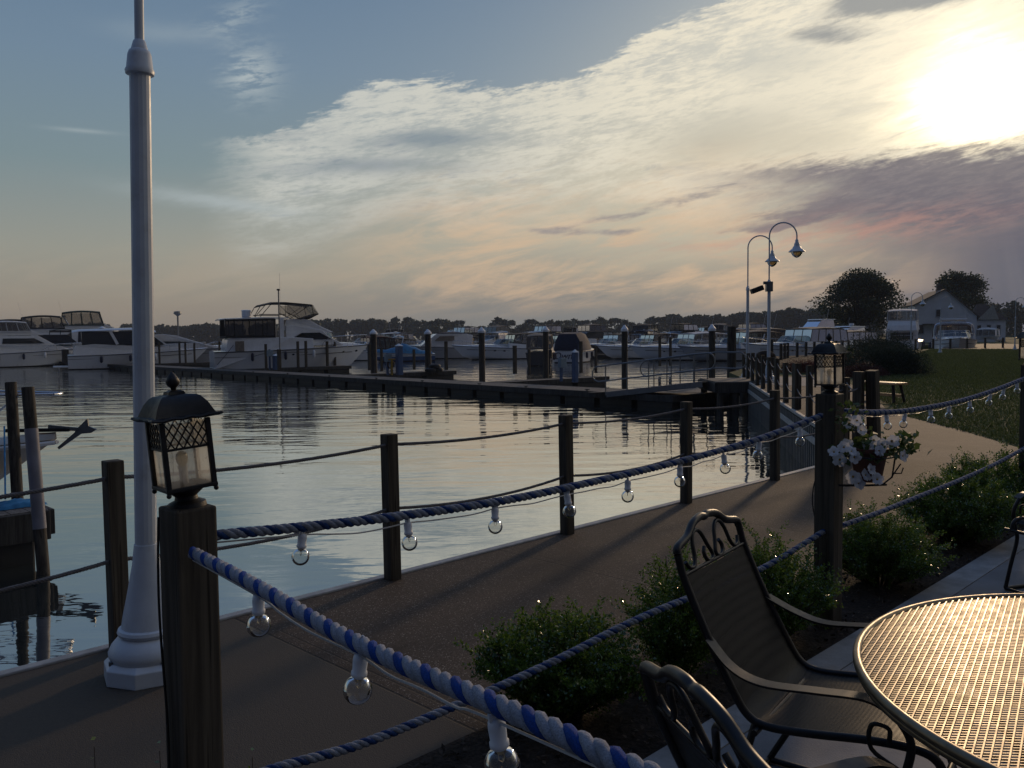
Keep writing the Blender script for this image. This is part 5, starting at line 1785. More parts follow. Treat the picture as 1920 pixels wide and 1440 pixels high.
# behind the far fence
b = express('white cruiser with a sagging dark canopy right of the floodlight lamp', 12.5, 3.9, 'tan_canvas', 'vinyl', ch=1.35, hs=1.2, hb=1.8); place_bow(b, 1392, 78, AL + R(8))
b = express('white cruiser with tan canopy behind the petunia post lantern', 13.5, 4.0, 'tan_canvas', 'vinyld', ch=1.05, hs=1.2, hb=1.8, arch=False); place_bow(b, 1475, 92, AL + R(10))
b = Boat('tall white flybridge yacht rising behind the tan canopy cruisers', 13, 4.2, 1.5, 2, 1.9, 'hw', name='flybridge_yacht', cat='yacht')
b.house([(0.6, 1.3), (0.6, 2.6), (8, 2.5), (9.8, 1.9), (9.8, 1.3)], .9, 'gel', 'cabin', .92)
b.house([(2, 2.5), (2.2, 3.4), (5.6, 3.4), (8, 2.5)], .8, 'glassd', 'deckhouse', .9); b.house([(1.2, 3.4), (1.2, 3.5), (6.0, 3.6), (6.4, 3.4)], .82, 'gel', 'hardtop', .97)
b.house([(1.8, 3.5), (2.0, 4.6), (4.6, 4.6), (5.8, 3.55)], .6, 'boatglass', 'bridge_glass', .9); b.house([(1.6, 4.6), (1.8, 4.7), (4.6, 4.7), (4.9, 4.6)], .6, 'gel', 'bridge_roof', .97)
b.canopy(.4, 2.2, 2.5, .95, 'black_canvas', .8, 'vinyld', zb=2.4, panels=2)
place_bow(b, 1452, 118, AL + R(12))
b = Boat('white hardtop yacht with slanted windows, left of the big tree', 12, 4.0, 1.4, 1.9, 1.8, 'hw', name='hardtop_yacht', cat='yacht')
b.house([(0.6, 1.3), (0.6, 2.4), (8, 2.3), (9.4, 1.8), (9.4, 1.3)], .9, 'gel', 'cabin', .92); b.house([(1.4, 2.4), (1.8, 3.5), (4.8, 3.6), (7.6, 2.4)], .8, 'boatglass', 'deckhouse', .85)
b.house([(1.5, 3.5), (1.7, 3.65), (4.8, 3.72), (5.2, 3.55)], .72, 'gel', 'hardtop', .95); MB().lathe([(.3, 0), (.35, .1), (.3, .3)], 12, c=(3, 0, 3.8)).build('radar', M['gel'], b.t)
place_bow(b, 1520, 122, AL + R(12))
# stern-on flybridge boat and arch boat near the house
b = Boat('tall white flybridge boat with clear bridge curtains, left of the gabled house', 11, 4.6, 1.5, 1.9, 1.6, 'hw', name='flybridge_boat')
b.house([(0.8, 1.3), (0.8, 2.9), (7, 2.9), (9, 1.6), (9, 1.3)], .92, 'gel', 'cabin', .92)
b.house([(0.2, 2.9), (0.4, 3.55), (0.8, 4.25), (6.0, 4.2), (6.6, 3.0)], .86, 'gel', 'flybridge', .86)
b.canopy(1.0, 4.6, 4.2, 1.35, 'white_canvas', .74, 'vinyl', zb=4.2, panels=3)
MB().box((.6, 0, 2.2), (.1, 2.6, .9)).build('cabin_door', M['glassd'], b.t); MB().tube([(0.1, -1.9, 2.3), (0.1, 1.9, 2.3)], .03, 6).build('stern_rail', M['steel'], b.t)
place(b, 1690, 108, R(62))
b = Boat('white cruiser with curved radar arch and black hull, right of the flybridge boat', 11, 4.6, 1.5, 2.0, 1.6, 'hblk', name='arch_cruiser')
b.trunk(4.5, 10.2, .5); b.coaming(.1, 5, .6); b.windshield(6.3, 5.3, 2.0, .8, mat='glassd'); b.arch(4.6, 2.0, 1.6, 'steel', .3); b.bowrail(5.5, .6, 8)
b.canopy(.6, 3.6, 2.1, 1.5, 'maroon', .82, 'vinyl', zb=2.1); b.house([(2.0, 3.95), (2.0, 4.1), (4.4, 4.2), (4.4, 4.0)], .6, 'gel', 'hardtop', .97)
place_bow(b, 1800, 92, -R(112))
# ---- small far boats: cheap shared templates
protos = []
for k, (cv, en, hl) in enumerate((('black_canvas', 'vinyld', 'hw'), ('white_canvas', 'vinyl', 'hw'), ('navy', 'vinyld', 'hg'), ('tan_canvas', 'vinyld', 'hw'))):
    q = Boat('x', 10.5, 3.6, 1.2, 1.6, 1.5, hl, name='distant_cruiser', group='small far boats in the marina')
    q.house([(3.5, 1.3), (3.5, 2.1), (5.5, 2.3), (7.2, 1.9), (9.2, 1.5)], .8, 'gel', 'cabin', .9)
    if k in (0, 3):
        q.house([(2.2, 2.1), (2.2, 3.1), (5.0, 3.1), (6.4, 2.2)], .78, 'glassd', 'deckhouse', .9); q.canopy(1.8, 4.8, 3.2, .95, cv, .7, en, zb=3.2, panels=3)
    else:
        q.windshield(6.3, 5.4, 2.1, .6); q.canopy(.8, 4.6, 2.0, 1.2, cv, .85, en, zb=1.9, panels=3); q.arch(2.6, 1.9, 1.3, 'gel', .4)
    protos.append(q.t)
far = [(705, 150, 0, 'just right of the yacht bow, low black top'), (730, 165, 2, 'behind the maroon curtain'), (768, 170, 1, 'above the blue speedboat cover'), (838, 160, 3, 'behind the boxy cabin boat'), (930, 175, 1, 'above the centre cruiser, left of its arch'),
       (962, 165, 0, 'above the centre cruiser canopy'), (1012, 160, 2, 'left of the navy canvas boat top'), (1052, 150, 3, 'behind the navy canvas, green-tinted top'), (1098, 150, 0, 'with a wide dark canopy right of the navy canvas'),
       (1160, 165, 2, 'behind the black canopy cruiser'), (1212, 170, 1, 'with a pale top above the hardtop cruiser'), (1245, 170, 3, 'above the right half of the hardtop cruiser'), (1300, 165, 0, 'between the hardtop cruiser and the stout piling'),
       (1330, 150, 1, 'behind the stout capped piling'), (1378, 160, 1, 'left of the floodlight lamp shaft'), (1412, 165, 3, 'between the two near street lamps'), (1590, 140, 1, 'under the left side of the big tree'), (1640, 150, 0, 'under the right side of the big tree'), (1846, 150, 1, 'moored right of the gabled house porch')]
for i, (px, d, k, lab) in enumerate(far):
    put(protos[k], Vector(((px - 960) / 1600 * d, d, WATER)), random.uniform(-.5, .5) + (PI + ANG - R(15) if i % 3 else ANG), 'small far cruiser ' + lab, 'small far boats in the marina')
row2 = [(722, 2), (765, 1), (842, 0), (868, 2), (905, 3), (958, 1), (998, 0), (1040, 1), (1110, 2), (1142, 3), (1196, 0), (1232, 2), (1262, 1), (1318, 0), (1352, 3), (1398, 2), (1436, 1), (1462, 0), (1540, 2), (1570, 0)]
rn = ['black bimini', 'pale top', 'navy top', 'tan top']
for i, (px, k) in enumerate(row2):
    put(protos[(0, 1, 2, 3)[k]], Vector(((px - 960) / 1600 * 132, 132 + (i % 3) * 3, WATER)), ANG + random.uniform(-.3, .3) + (PI if i % 2 else 0), 'moored cruiser with a %s in the row behind, number %d from the left' % (rn[k], i + 1), 'cruisers in the row behind the centre boats', scale=1.05)
for q in protos:
    if q['label'] == 'x': drop(q)
# far docks
dock('long dark far dock behind the centre boats', Vector((-22, 118, 0)), Vector((38, 108, 0)), 2.2, planks=False, floats=False)
dock('far dock behind the right-hand cruisers', Vector((8, 103, 0)), Vector((34, 88, 0)), 1.8, planks=False, floats=False)

# ------------------------------------------------------------------ dinghy dock at the left
e0 = G(93, 955, WATER + 0.62); e1 = G(55, 936, WATER + 0.62)
zc = 0.62
wd_ = (Vector(e1) - Vector(e0)).length
DD = thing('dock', 'dark little dock at the left edge with a blue tarp on it', 'dock', (e0.x, e0.y, WATER), ROTU)
mb = MB()
for i in range(24): mb.box((-0.10 - i * 0.2, wd_ / 2, zc - 0.02), (0.19, wd_ - .06, 0.036))
mb.build('decking', M['dockwood'], DD)
mb = MB(); mb.box((-2.4, 0, zc - 0.18), (4.8, 0.06, 0.34)); mb.box((0.04, wd_ / 2, zc - 0.16), (0.06, wd_ * .9, 0.30)); mb.box((-2.4, wd_, zc - 0.18), (4.8, 0.06, 0.34)); mb.build('fascia_board', M['fascia'], DD, bevel=0.01)
mb = MB(); mb.box((-2.5, wd_ / 2, 0.08), (4.7, wd_ * .85, 0.4)); mb.build('float', M['float'], DD, bevel=0.03)
def pole(a_px, b_px, d, zbase, label, mat='piling', w=22, sleeve=False):
    a = D(a_px[0], a_px[1], d); b = D(b_px[0], b_px[1], d * 0.985)
    dr = (b - a).normalized()
    b2 = b + dr * 1.2
    r = w / 1600 * d / 2
    t = thing('mooring_pole', label, 'piling', (b2.x, b2.y, b2.z), group='round mooring poles by the small dock')
    MB().tube([(0, 0, 0), a - b2], r, 14).build('trunk', M[mat], t, smooth=50)
    if sleeve:
        MB().tube([(a - b2) * 0.42, (a - b2) * 0.83], r * 1.06, 14).build('sleeve', M['galvs'], t, smooth=50)
M['galvs'] = paint('grey_sleeve', (0.17, 0.17, 0.20), 0.5, var=0.2, scale=3)
pole((20, 717), (33, 940), e0.y + 1.9, 0, 'olive-brown mooring pole at the left edge, behind the grey-sleeved one', w=20)
pole((52, 726), (74, 985), e0.y - 0.35, 0, 'leaning mooring pole with a pale grey sleeve at the corner of the small dock', w=22, sleeve=True)
# blue tarp heap
tp_ = G(38, 953, WATER + zc)
t = thing('tarp', 'crumpled bright blue tarp on the small dock', 'tarp', (tp_.x - .12, tp_.y + .12, WATER + zc), ROTU)
rs = np.random.default_rng(3)
mb = MB()
N = 13
vs = []
for i in range(N):
    for j in range(N):
        x, y = (i / (N - 1) - .5) * .62, (j / (N - 1) - .5) * 0.34
        e = max(0, 1 - (2 * x / .62) ** 2) * max(0, 1 - (2 * y / .34) ** 2)
        vs.append((x + rs.normal() * .01, y + rs.normal() * .01, 0.004 + e ** .5 * (0.05 + 0.04 * rs.random())))
mb.add(vs, [(i * N + j, i * N + j + 1, (i + 1) * N + j + 1, (i + 1) * N + j) for i in range(N - 1) for j in range(N - 1)])
mb.build('sheet', M['tealc'], t, smooth=40)
# sail-boat bow with anchor and pulpit
db = e0.y + 2.2
BB = Boat('dirty white sailing boat bow with an anchor on its roller', 7.5, 2.3, 1.5, 1.85, 2.6, 'htan', name='sailing_boat', cat='boat', rail='gel')
place_bow(BB, 100, db, R(2))
bowz = EYE - (820 - 640) / 1600 * db - WATER
print('bowz', bowz)
BB.t.location.z = WATER + (bowz - 1.87)
mb = MB()
Lb = BB.L
mb.box((Lb - 0.25, 0, 1.98), (0.9, 0.07, 0.05)); mb.build('anchor_platform', M['blk'], BB.t, bevel=0.01)
mb = MB()
mb.bar((Lb - .1, 0, 2.03), (Lb + .36, 0, 1.98), .03, .05)
mb.prism([(Lb + .30, 1.99), (Lb + .46, 2.14), (Lb + .47, 2.03), (Lb + .58, 1.98), (Lb + .50, 1.93), (Lb + .36, 1.92), (Lb + .04, 1.70), (Lb + .02, 1.73), (Lb + .27, 1.94)], .015)
mb.build('anchor', M['galv'], BB.t)
mb = MB()
for s in (-1, 1):
    mb.tube([(Lb - 2.6, s * .8, 2.52), (Lb - 1.2, s * .5, 2.52), (Lb - .3 + .35, s * .12, 2.50)], .02, 6)
    mb.tube([(Lb - 1.5, s * .55, 1.9), (Lb - .62, s * .35, 2.52)], .018, 6)
    mb.tube([(Lb - 2.3, s * .75, 1.9), (Lb - 1.6, s * .6, 2.52)], .018, 6)
mb.tube([(Lb + .05, -.12, 2.50), (Lb + .09, 0, 2.50), (Lb + .05, .12, 2.50)], .02, 6)
mb.tube([(Lb + .07, 0, 2.50), (Lb + .08, 0, 2.86)], .008, 5)
mb.build('pulpit_rail', M['steel'], BB.t, smooth=60)
p0 = D(8, 800, db - 0.6); p1 = D(10, 935, e0.y + 0.2)
o = MB().tube(local(sag_path(p0, p1, 0.05, 8), p1), 0.012, 6).build('mooring_line', M['tealc'], smooth=60)
o.location = p1
tag(o, 'bright blue mooring line hanging from the sailing boat bow', 'rope')
# ------------------------------------------------------------------ table
TC = Vector((1.77, 2.12, 0)); TR = 0.835; TZ = 0.73
TB = thing('patio_table', 'round bronze metal-mesh patio table glowing in the low sun at the bottom right', 'table', TC)
mb = MB()
mb.tube([(math.cos(a) * TR, math.sin(a) * TR, TZ - 0.012) for a in [2 * PI * i / 96 for i in range(96)]], 0.014, 10, closed=True)
mb.tube([(math.cos(a) * (TR - 0.004), math.sin(a) * (TR - 0.004), TZ - 0.030) for a in [2 * PI * i / 96 for i in range(96)]], 0.012, 8, closed=True)
mb.build('rim', M['table'], TB, smooth=60)
def grid(ang, pitch, w, h, z, rr):
    mb = MB()
    n = int(rr / pitch)
    c, s = math.cos(ang), math.sin(ang)
    for i in range(-n, n + 1):
        o = i * pitch
        if abs(o) >= rr: continue
        l = math.sqrt(rr * rr - o * o)
        a = (-s * o - c * l, c * o - s * l, z); b = (-s * o + c * l, c * o + s * l, z)
        mb.bar(a, b, w, h)
    return mb
g1 = grid(R(56), 0.0175, 0.0036, 0.0022, TZ - 0.004, TR - 0.008)
g1.build('mesh_top', M['table'], TB)
g2 = grid(R(-3), 0.0125, 0.0034, 0.0022, TZ - 0.0068, TR - 0.008)
g2.build('mesh_under', M['table'], TB)
for k in range(4):
    mb = MB()
    a = k * PI / 2 + 0.5
    c, s = math.cos(a), math.sin(a)
    mb.tube(curve3([(c * .80 * TR, s * .80 * TR, TZ - .03), (c * .72 * TR, s * .72 * TR, .5), (c * .45, s * .45, .32), (c * .5, s * .5, .12), (c * .68, s * .68, 0.0 + .02)], 6), .014, 8)
    mb.ball((c * .68, s * .68, .02), .02, 8, 6)
    mb.build('leg', M['chair'], TB, smooth=60)
MB().tube([(math.cos(a) * .46, math.sin(a) * .46, .31) for a in [2 * PI * i / 40 for i in range(40)]], .008, 8, closed=True).build('leg_brace', M['chair'], TB, smooth=60)
MB().bar((0, -TR * .97, TZ - .022), (0, TR * .97, TZ - .022), .03, .008).bar((-TR * .97, 0, TZ - .022), (TR * .97, 0, TZ - .022), .03, .008).build('cross_strap', M['chair'], TB)

# ------------------------------------------------------------------ chairs
def netmat():
    m, b = newmat('woven_sling')
    nt = E.nt
    c = coord('UV' if False else 'Object')
    x, y, z = sep(c)
    wv = nt.nodes.new('ShaderNodeTexWave'); wv.wave_type = 'BANDS'; wv.bands_direction = 'Y'
    nt.links.new(c.x, wv.inputs[0]); wv.inputs['Scale'].default_value = 60; wv.inputs['Distortion'].default_value = 0
    wv2 = nt.nodes.new('ShaderNodeTexWave'); wv2.wave_type = 'BANDS'; wv2.bands_direction = 'DIAGONAL'
    mp = coord('Object', (1, 0, 1)); nt.links.new(mp.x, wv2.inputs[0]); wv2.inputs['Scale'].default_value = 45
    h = E(wv.outputs['Fac']) * 0.5 + E(wv2.outputs['Fac']) * 0.5
    setc(b, cmix(sstep(0.3, 0.7, h), (0.004, 0.0035, 0.003), (0.020, 0.016, 0.012)))
    b.inputs['Roughness'].default_value = 0.5
    b.inputs['Specular IOR Level'].default_value = 0.18
    nt.links.new(bump(h, 0.35, 0.0012), b.inputs['Normal'])
    hole = sstep(0.30, 0.22, h)
    tr = nt.nodes.new('ShaderNodeBsdfTransparent')
    mx = nt.nodes.new('ShaderNodeMixShader')
    nt.links.new((hole * 0.10).x, mx.inputs[0])
    nt.links.new(b.outputs[0], mx.inputs[1]); nt.links.new(tr.outputs[0], mx.inputs[2])
    nt.links.new(mx.outputs[0], nt.nodes['Material Output'].inputs[0])
    return m
M['net'] = netmat()
def make_chair():
    """x forward, origin on the ground under the rear of the seat"""
    t = thing('patio_chair', 'x', 'chair')
    W = 0.235
    # side rails: back top -> seat -> front
    bk = [(-0.212, 0.80), (-0.19, 0.73), (-0.12, 0.58), (-0.05, 0.45), (-0.005, 0.385), (0.05, 0.365), (0.16, 0.375), (0.32, 0.40), (0.43, 0.405), (0.475, 0.385), (0.49, 0.34)]
    for s in (-1, 1):
        MB().tube(curve3([(x, s * W, z) for x, z in bk], 5), 0.0115, 10).build('side_rail', M['chair'], t, smooth=60)
    # crest rail with a double curve
    crest = [(-0.212, -W, 0.80), (-0.218, -W + .012, 0.818), (-0.224, -W * .62, 0.834), (-0.232, -W * .38, 0.862), (-0.236, -W * .12, 0.872), (-0.234, 0.0, 0.868), (-0.236, W * .12, 0.872), (-0.232, W * .38, 0.862), (-0.224, W * .62, 0.834), (-0.218, W - .012, 0.818), (-0.212, W, 0.80)]
    MB().tube(curve3(crest, 6), 0.0125, 10).build('crest_rail', M['chair'], t, smooth=60)
    bx = lambda z: -0.19 - (z - 0.73) * 0.333
    # scroll work
    mb = MB()
    for s in (-1, 1):
        q = [(.20, .80), (.185, .77), (.155, .765), (.135, .80), (.125, .86), (.105, .905), (.075, .915), (.05, .89), (.03, .83), (.012, .775), (.03, .755), (.06, .765), (.068, .80), (.055, .825)]
        q = [(y_, .745 + (z_ - .755) * .60) for y_, z_ in q]
        mb.tube(curve3([(bx(z), s * y, z) for y, z in q], 5), 0.0065, 8)
    mb.build('scrollwork', M['chair'], t, smooth=60)
    MB().tube([(bx(.742), -W, .742), (bx(.742), W, .742)], 0.006, 8).build('top_bar', M['chair'], t, smooth=60)
    # sling back and seat: one continuous sheet
    sl = curve3([(x, 0, z) for x, z in [(bx(.74), .74), (-0.12, 0.58), (-0.05, 0.45), (-0.005, 0.385), (0.05, 0.365), (0.16, 0.375), (0.32, 0.40), (0.43, 0.405), (0.47, 0.39)]], 4)
    mb = MB()
    vs = []
    for p in sl:
        for f in (-1, -.6, -.2, .2, .6, 1):
            vs.append((p.x, f * (W - .004), p.z - 0.008 * (1 - f * f)))
    mb.add(vs, [(i * 6 + j, i * 6 + j + 1, (i + 1) * 6 + j + 1, (i + 1) * 6 + j) for i in range(len(sl) - 1) for j in range(5)])
    mb.build('sling', M['net'], t, smooth=60)
    for s in (-1, 1):
        y = s * (W + .045)
        ap = curve3([(-0.115, s * (W + .005), .575), (-0.03, y, .525), (.06, y + s * .01, .505), (.20, y + s * .015, .520), (.32, y + s * .012, .530), (.385, y + s * .008, .505)], 6)
        mb = MB()
        P, T, N = frames(ap)
        rings = []
        for i, p in enumerate(P):
            rings.append([p + Vector((0, -.022, .003)), p + Vector((0, .022, .003)), p + Vector((0, .022, -.003)), p + Vector((0, -.022, -.003))])
        mb.loft(rings)
        mb.build('armrest', M['chair'], t, smooth=40)
        mb = MB()
        mb.tube(curve3([(.38, y, .505), (.42, y, .44), (.41, y, .36), (.39, y, .28), (.43, y, .15), (.47, y, .01)], 6), .0105, 8)
        mb.tube(curve3([(.47, y, .01), (.2, y, .008), (-.12, y, .01)], 4), .0105, 8)
        mb.tube(curve3([(-.12, y, .01), (-.02, y, .2), (.02, s * W, .37)], 5), .0105, 8)
        mb.tube(curve3([(.40, y, .36), (.33, y, .40), (.33, y, .46), (.37, y, .46), (.37, y, .42)], 5), .006, 8)
        mb.build('leg', M['chair'], t, smooth=60)
    for x, z in ((.49, .345), (-.12, .01), (.47, .01), (.03, .355)):
        MB().tube([(x, -W - .04, z), (x, W + .04, z)], .009, 8).build('cross_bar', M['chair'], t, smooth=60)
    return t
ch = make_chair()
cg = 'dark metal patio chairs round the table'
put(ch, Vector((0.89, 2.835, 0.02)), R(-36), 'tall dark patio chair with scrollwork back facing the round table, standing before the petunia post', cg, scale=1.14)
put(ch, Vector((0.581, 1.577, 0.02)), R(14.5), 'nearest dark patio chair at the bottom of the photo, seen from behind its crest rail', cg, scale=1.14)
put(ch, Vector((3.72, 5.2, 0.02)), R(200), 'dark patio chair cut off by the right edge, only a curved leg showing', cg)

# ------------------------------------------------------------------ foliage generators
def leaf_quads(C, N, Lg, Wd, T=None):
    """C centres (n,3), N normals, lengths; returns quads shaped as leaves (kite)"""
    n = len(C)
    if T is None:
        T = rng.normal(size=(n, 3))
    T = T - N * (T * N).sum(1, keepdims=True)
    T /= np.linalg.norm(T, axis=1, keepdims=True) + 1e-9
    B = np.cross(N, T)
    Lg = np.asarray(Lg).reshape(-1, 1); Wd = np.asarray(Wd).reshape(-1, 1)
    P = np.stack([C - T * Lg * .5, C + B * Wd * .5 + N * Wd * .12, C + T * Lg * .5, C - B * Wd * .5 + N * Wd * .12], axis=1)
    return P
def unit(v): return v / (np.linalg.norm(v, axis=-1, keepdims=True) + 1e-9)

M['shrub'] = leafmat('glossy_shrub_leaf', (0.040, 0.085, 0.010), (0.125, 0.200, 0.032), 0.16, 0.45, 1.0)
M['juniper'] = leafmat('juniper_needles', (0.016, 0.030, 0.020), (0.045, 0.070, 0.045), 0.6, 0.15, 0.3)
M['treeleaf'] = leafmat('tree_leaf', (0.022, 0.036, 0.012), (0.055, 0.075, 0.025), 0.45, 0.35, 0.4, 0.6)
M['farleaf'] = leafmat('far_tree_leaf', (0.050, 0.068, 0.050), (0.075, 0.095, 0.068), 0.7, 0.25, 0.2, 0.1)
M['twig'] = paint('twig', (0.05, 0.035, 0.02), 0.8)

def shrub(label, base, rx, ry, h, nst=90, seed=1, leaf=0.017, group='glossy green shrubs in the bed', mat='shrub'):
    r = np.random.default_rng(seed)
    t = thing('shrub', label, 'shrub', base, group=group)
    C = []; Nn = []; Tt = []
    mbs = MB()
    for i in range(nst):
        a = r.random() * 2 * PI
        q = math.sqrt(r.random())
        ex, ey = math.cos(a) * q * rx, math.sin(a) * q * ry
        hh = h * (0.62 + 0.38 * r.random()) * (1 - 0.45 * q * q)
        p0 = np.array([ex * .25, ey * .25, 0.0]); p1 = np.array([ex * .75, ey * .75, hh * .62]); p2 = np.array([ex * (1 + .1 * r.random()), ey * (1 + .1 * r.random()), hh])
        if i % 3 == 0: mbs.tube([tuple(p0), tuple(p1), tuple(p2)], [.006, .004, .0015], 4, caps=False)
        # side twigs
        for k in range(10):
            f = 0.15 + 0.85 * r.random()
            s = (p0 * (1 - f) ** 2 + 2 * p1 * f * (1 - f) + p2 * f * f)
            dr = unit(r.normal(size=3) * np.array([1, 1, .5]) + np.array([ex, ey, 0]) * 1.0 / max(rx, .1) + np.array([0, 0, 1.0]))
            ln = h * (.10 + .16 * r.random())
            m = 12
            for j in range(m):
                g = (j + 1) / m
                pos = s + dr * ln * g
                for sd in (0, 1):
                    side = unit(np.cross(dr, r.normal(size=3)))
                    C.append(pos + side * leaf * .55); Tt.append(unit(side + dr * .6)); Nn.append(unit(np.cross(side, dr) + r.normal(size=3) * .35))
        m = 10
        for j in range(m):
            f = .55 + .45 * j / m
            s = (p0 * (1 - f) ** 2 + 2 * p1 * f * (1 - f) + p2 * f * f)
            for sd in range(2):
                side = unit(r.normal(size=3))
                C.append(s + side * leaf * .6); Tt.append(side); Nn.append(unit(r.normal(size=3) + np.array([0, 0, .8])))
    C, Nn, Tt = np.array(C), np.array(Nn), np.array(Tt)
    k = len(C)
    P = leaf_quads(C, Nn, leaf * (.7 + .6 * r.random(k)), leaf * (.36 + .28 * r.random(k)), Tt)
    quads_obj('foliage', P, M[mat], t)
    mbs.build('stem', M['twig'], t)
    return t
def bedpos(px, py, z=0.0): return G(px, py, z)
vm = (VB + VP) / 2
def on_bed(px, d, off=0.0):
    """point on the bed's middle line seen at px"""
    r_ = (px - 960) / 1600
    a = UV(0, vm + off)
    k = (a.x - r_ * a.y) / (r_ * ud.y - ud.x)
    p = a + ud * k
    return Vector((p.x, p.y, 0))
print('bed', on_bed(1050, 0), on_bed(1690, 0))
shrub('glossy green shrub under the crossing blue ropes, in front of the chair backs', on_bed(1050, 0, .20), .36, .34, .47, 170, 11, .018)
shrub('small shrub showing left of the tall chair back', on_bed(1270, 0, .06), .22, .24, .62, 90, 12)
shrub('glossy shrub between the tall chair and the petunia post', on_bed(1445, 0, -.02), .30, .36, .58, 130, 13)
shrub('dark shrub right of the petunia post, under the lower rope', on_bed(1655, 0, -.04), .38, .42, .50, 150, 14)
shrub('largest shrub in the bed, at the right before the post at the photo edge', on_bed(1800, 0, -.04), .46, .46, .56, 160, 15, .02)
shrub('shrub at the right edge behind the lower rope', on_bed(1890, 0, 0), .50, .50, .62, 120, 16, .022)
def sprig(label, px, py, d, h, seed):
    r = np.random.default_rng(seed)
    top = D(px, py, d); base = Vector((top.x, top.y, top.z - h))
    t = thing('sprig', label, 'plant', base, group='young shoots poking up at the bottom left')
    MB().tube([(0, 0, 0), (.004, 0, h * .5), (0, .003, h * .97)], [.003, .0022, .001], 5).build('stem', M['twig'], t)
    C = []; N = []; T = []
    for i in range(11):
        z = h * (.25 + .75 * i / 10)
        a = i * 2.4
        s = np.array([math.cos(a), math.sin(a), .5])
        C.append(np.array([0, 0, z]) + s * .010); T.append(s); N.append(unit(np.array([0, 0, 1.0]) + r.normal(size=3) * .5))
    quads_obj('foliage', leaf_quads(np.array(C), np.array(N), [.020] * 11, [.012] * 11, np.array(T)), M['shrub'], t)
sprig('small leafy shoot at the bottom left, left of the near post', 175, 1385, 2.5, .9, 1)
sprig('small leafy shoot right of the foot of the near post', 472, 1405, 2.5, .85, 2)
sprig('short leafy tip almost touching the left side of the near post', 298, 1392, 2.35, .85, 3)

M['barb'] = leafmat('barberry_leaf', (0.05, 0.014, 0.012), (0.10, 0.03, 0.022), 0.5, .3)
def mound(label, base, rx, ry, h, n, seed, leaf=.07, mat='juniper', cat='shrub', name='juniper', group='dark spreading junipers on the lawn edge', spiky=.35):
    r = np.random.default_rng(seed)
    t = thing(name, label, cat, base, group=group)
    # several overlapping lobes
    lob = [(0, 0, 1.0)] + [(r.uniform(-.55, .55), r.uniform(-.55, .55), r.uniform(.55, .85)) for _ in range(7)]
    C = []
    for (lx, ly, ls) in lob:
        m = n // len(lob)
        v = unit(r.normal(size=(m, 3))); v[:, 2] = np.abs(v[:, 2])
        rad = 1 - spiky * r.random((m, 1)) ** 1.5 + .10 * r.normal(size=(m, 1)) * .5
        p = v * rad * ls
        p[:, 0] += lx; p[:, 1] += ly
        C.append(np.concatenate([p, v], axis=1))
    C = np.concatenate(C)
    P = C[:, :3] * np.array([rx / 1.3, ry / 1.3, h]); V = unit(C[:, 3:] + np.array([0, 0, .3]))
    T = unit(V + r.normal(size=V.shape) * .5)
    N = unit(np.cross(T, r.normal(size=V.shape)))
    k = len(P)
    quads_obj('foliage', leaf_quads(P, N, leaf * (.7 + .8 * r.random(k)), leaf * (.22 + .2 * r.random(k)), T), M[mat], t)
    # inner branch mass
    mb = MB()
    for i in range(40):
        a = r.random() * 2 * PI; q = r.random() ** .5
        mb.tube([(0, 0, 0), (math.cos(a) * q * rx * .6, math.sin(a) * q * ry * .6, h * (1 - q * q * .6) * .85)], [.02, .008], 4, caps=False)
    mb.build('branch', M['twig'], t)
    return t
j1 = G(1700, 703); mound('big rounded dark juniper nearest the lawn', j1 + Vector((-.5, .9, 0)), 1.75, 1.5, 1.40, 28000, 21)
j2 = G(1645, 672); mound('spreading blue-green juniper behind the rounded one', j2 + Vector((0, 0, 0)), 3.3, 2.2, 2.0, 24000, 22, .10)
mound('low reddish barberry shrub behind the lantern', G(1575, 690), 1.7, 1.3, .85, 12000, 23, .07, 'barb', name='barberry', group='reddish low shrubs on the bank')
mound('low dark red barberry patch left of the lantern', G(1500, 698), 1.5, 1.2, .6, 9000, 24, .06, 'barb', name='barberry', group='reddish low shrubs on the bank')
mound('bright green tuft of leaves beside the lantern roof', G(1592, 690), .35, .35, 1.25, 900, 25, .10, 'shrub', name='leafy_tuft', group=None, spiky=.9)
mound('dark red barberry patch between the junipers and the walkway', G(1620, 706), 1.2, .8, .55, 8000, 26, .06, 'barb', name='barberry', group='reddish low shrubs on the bank')

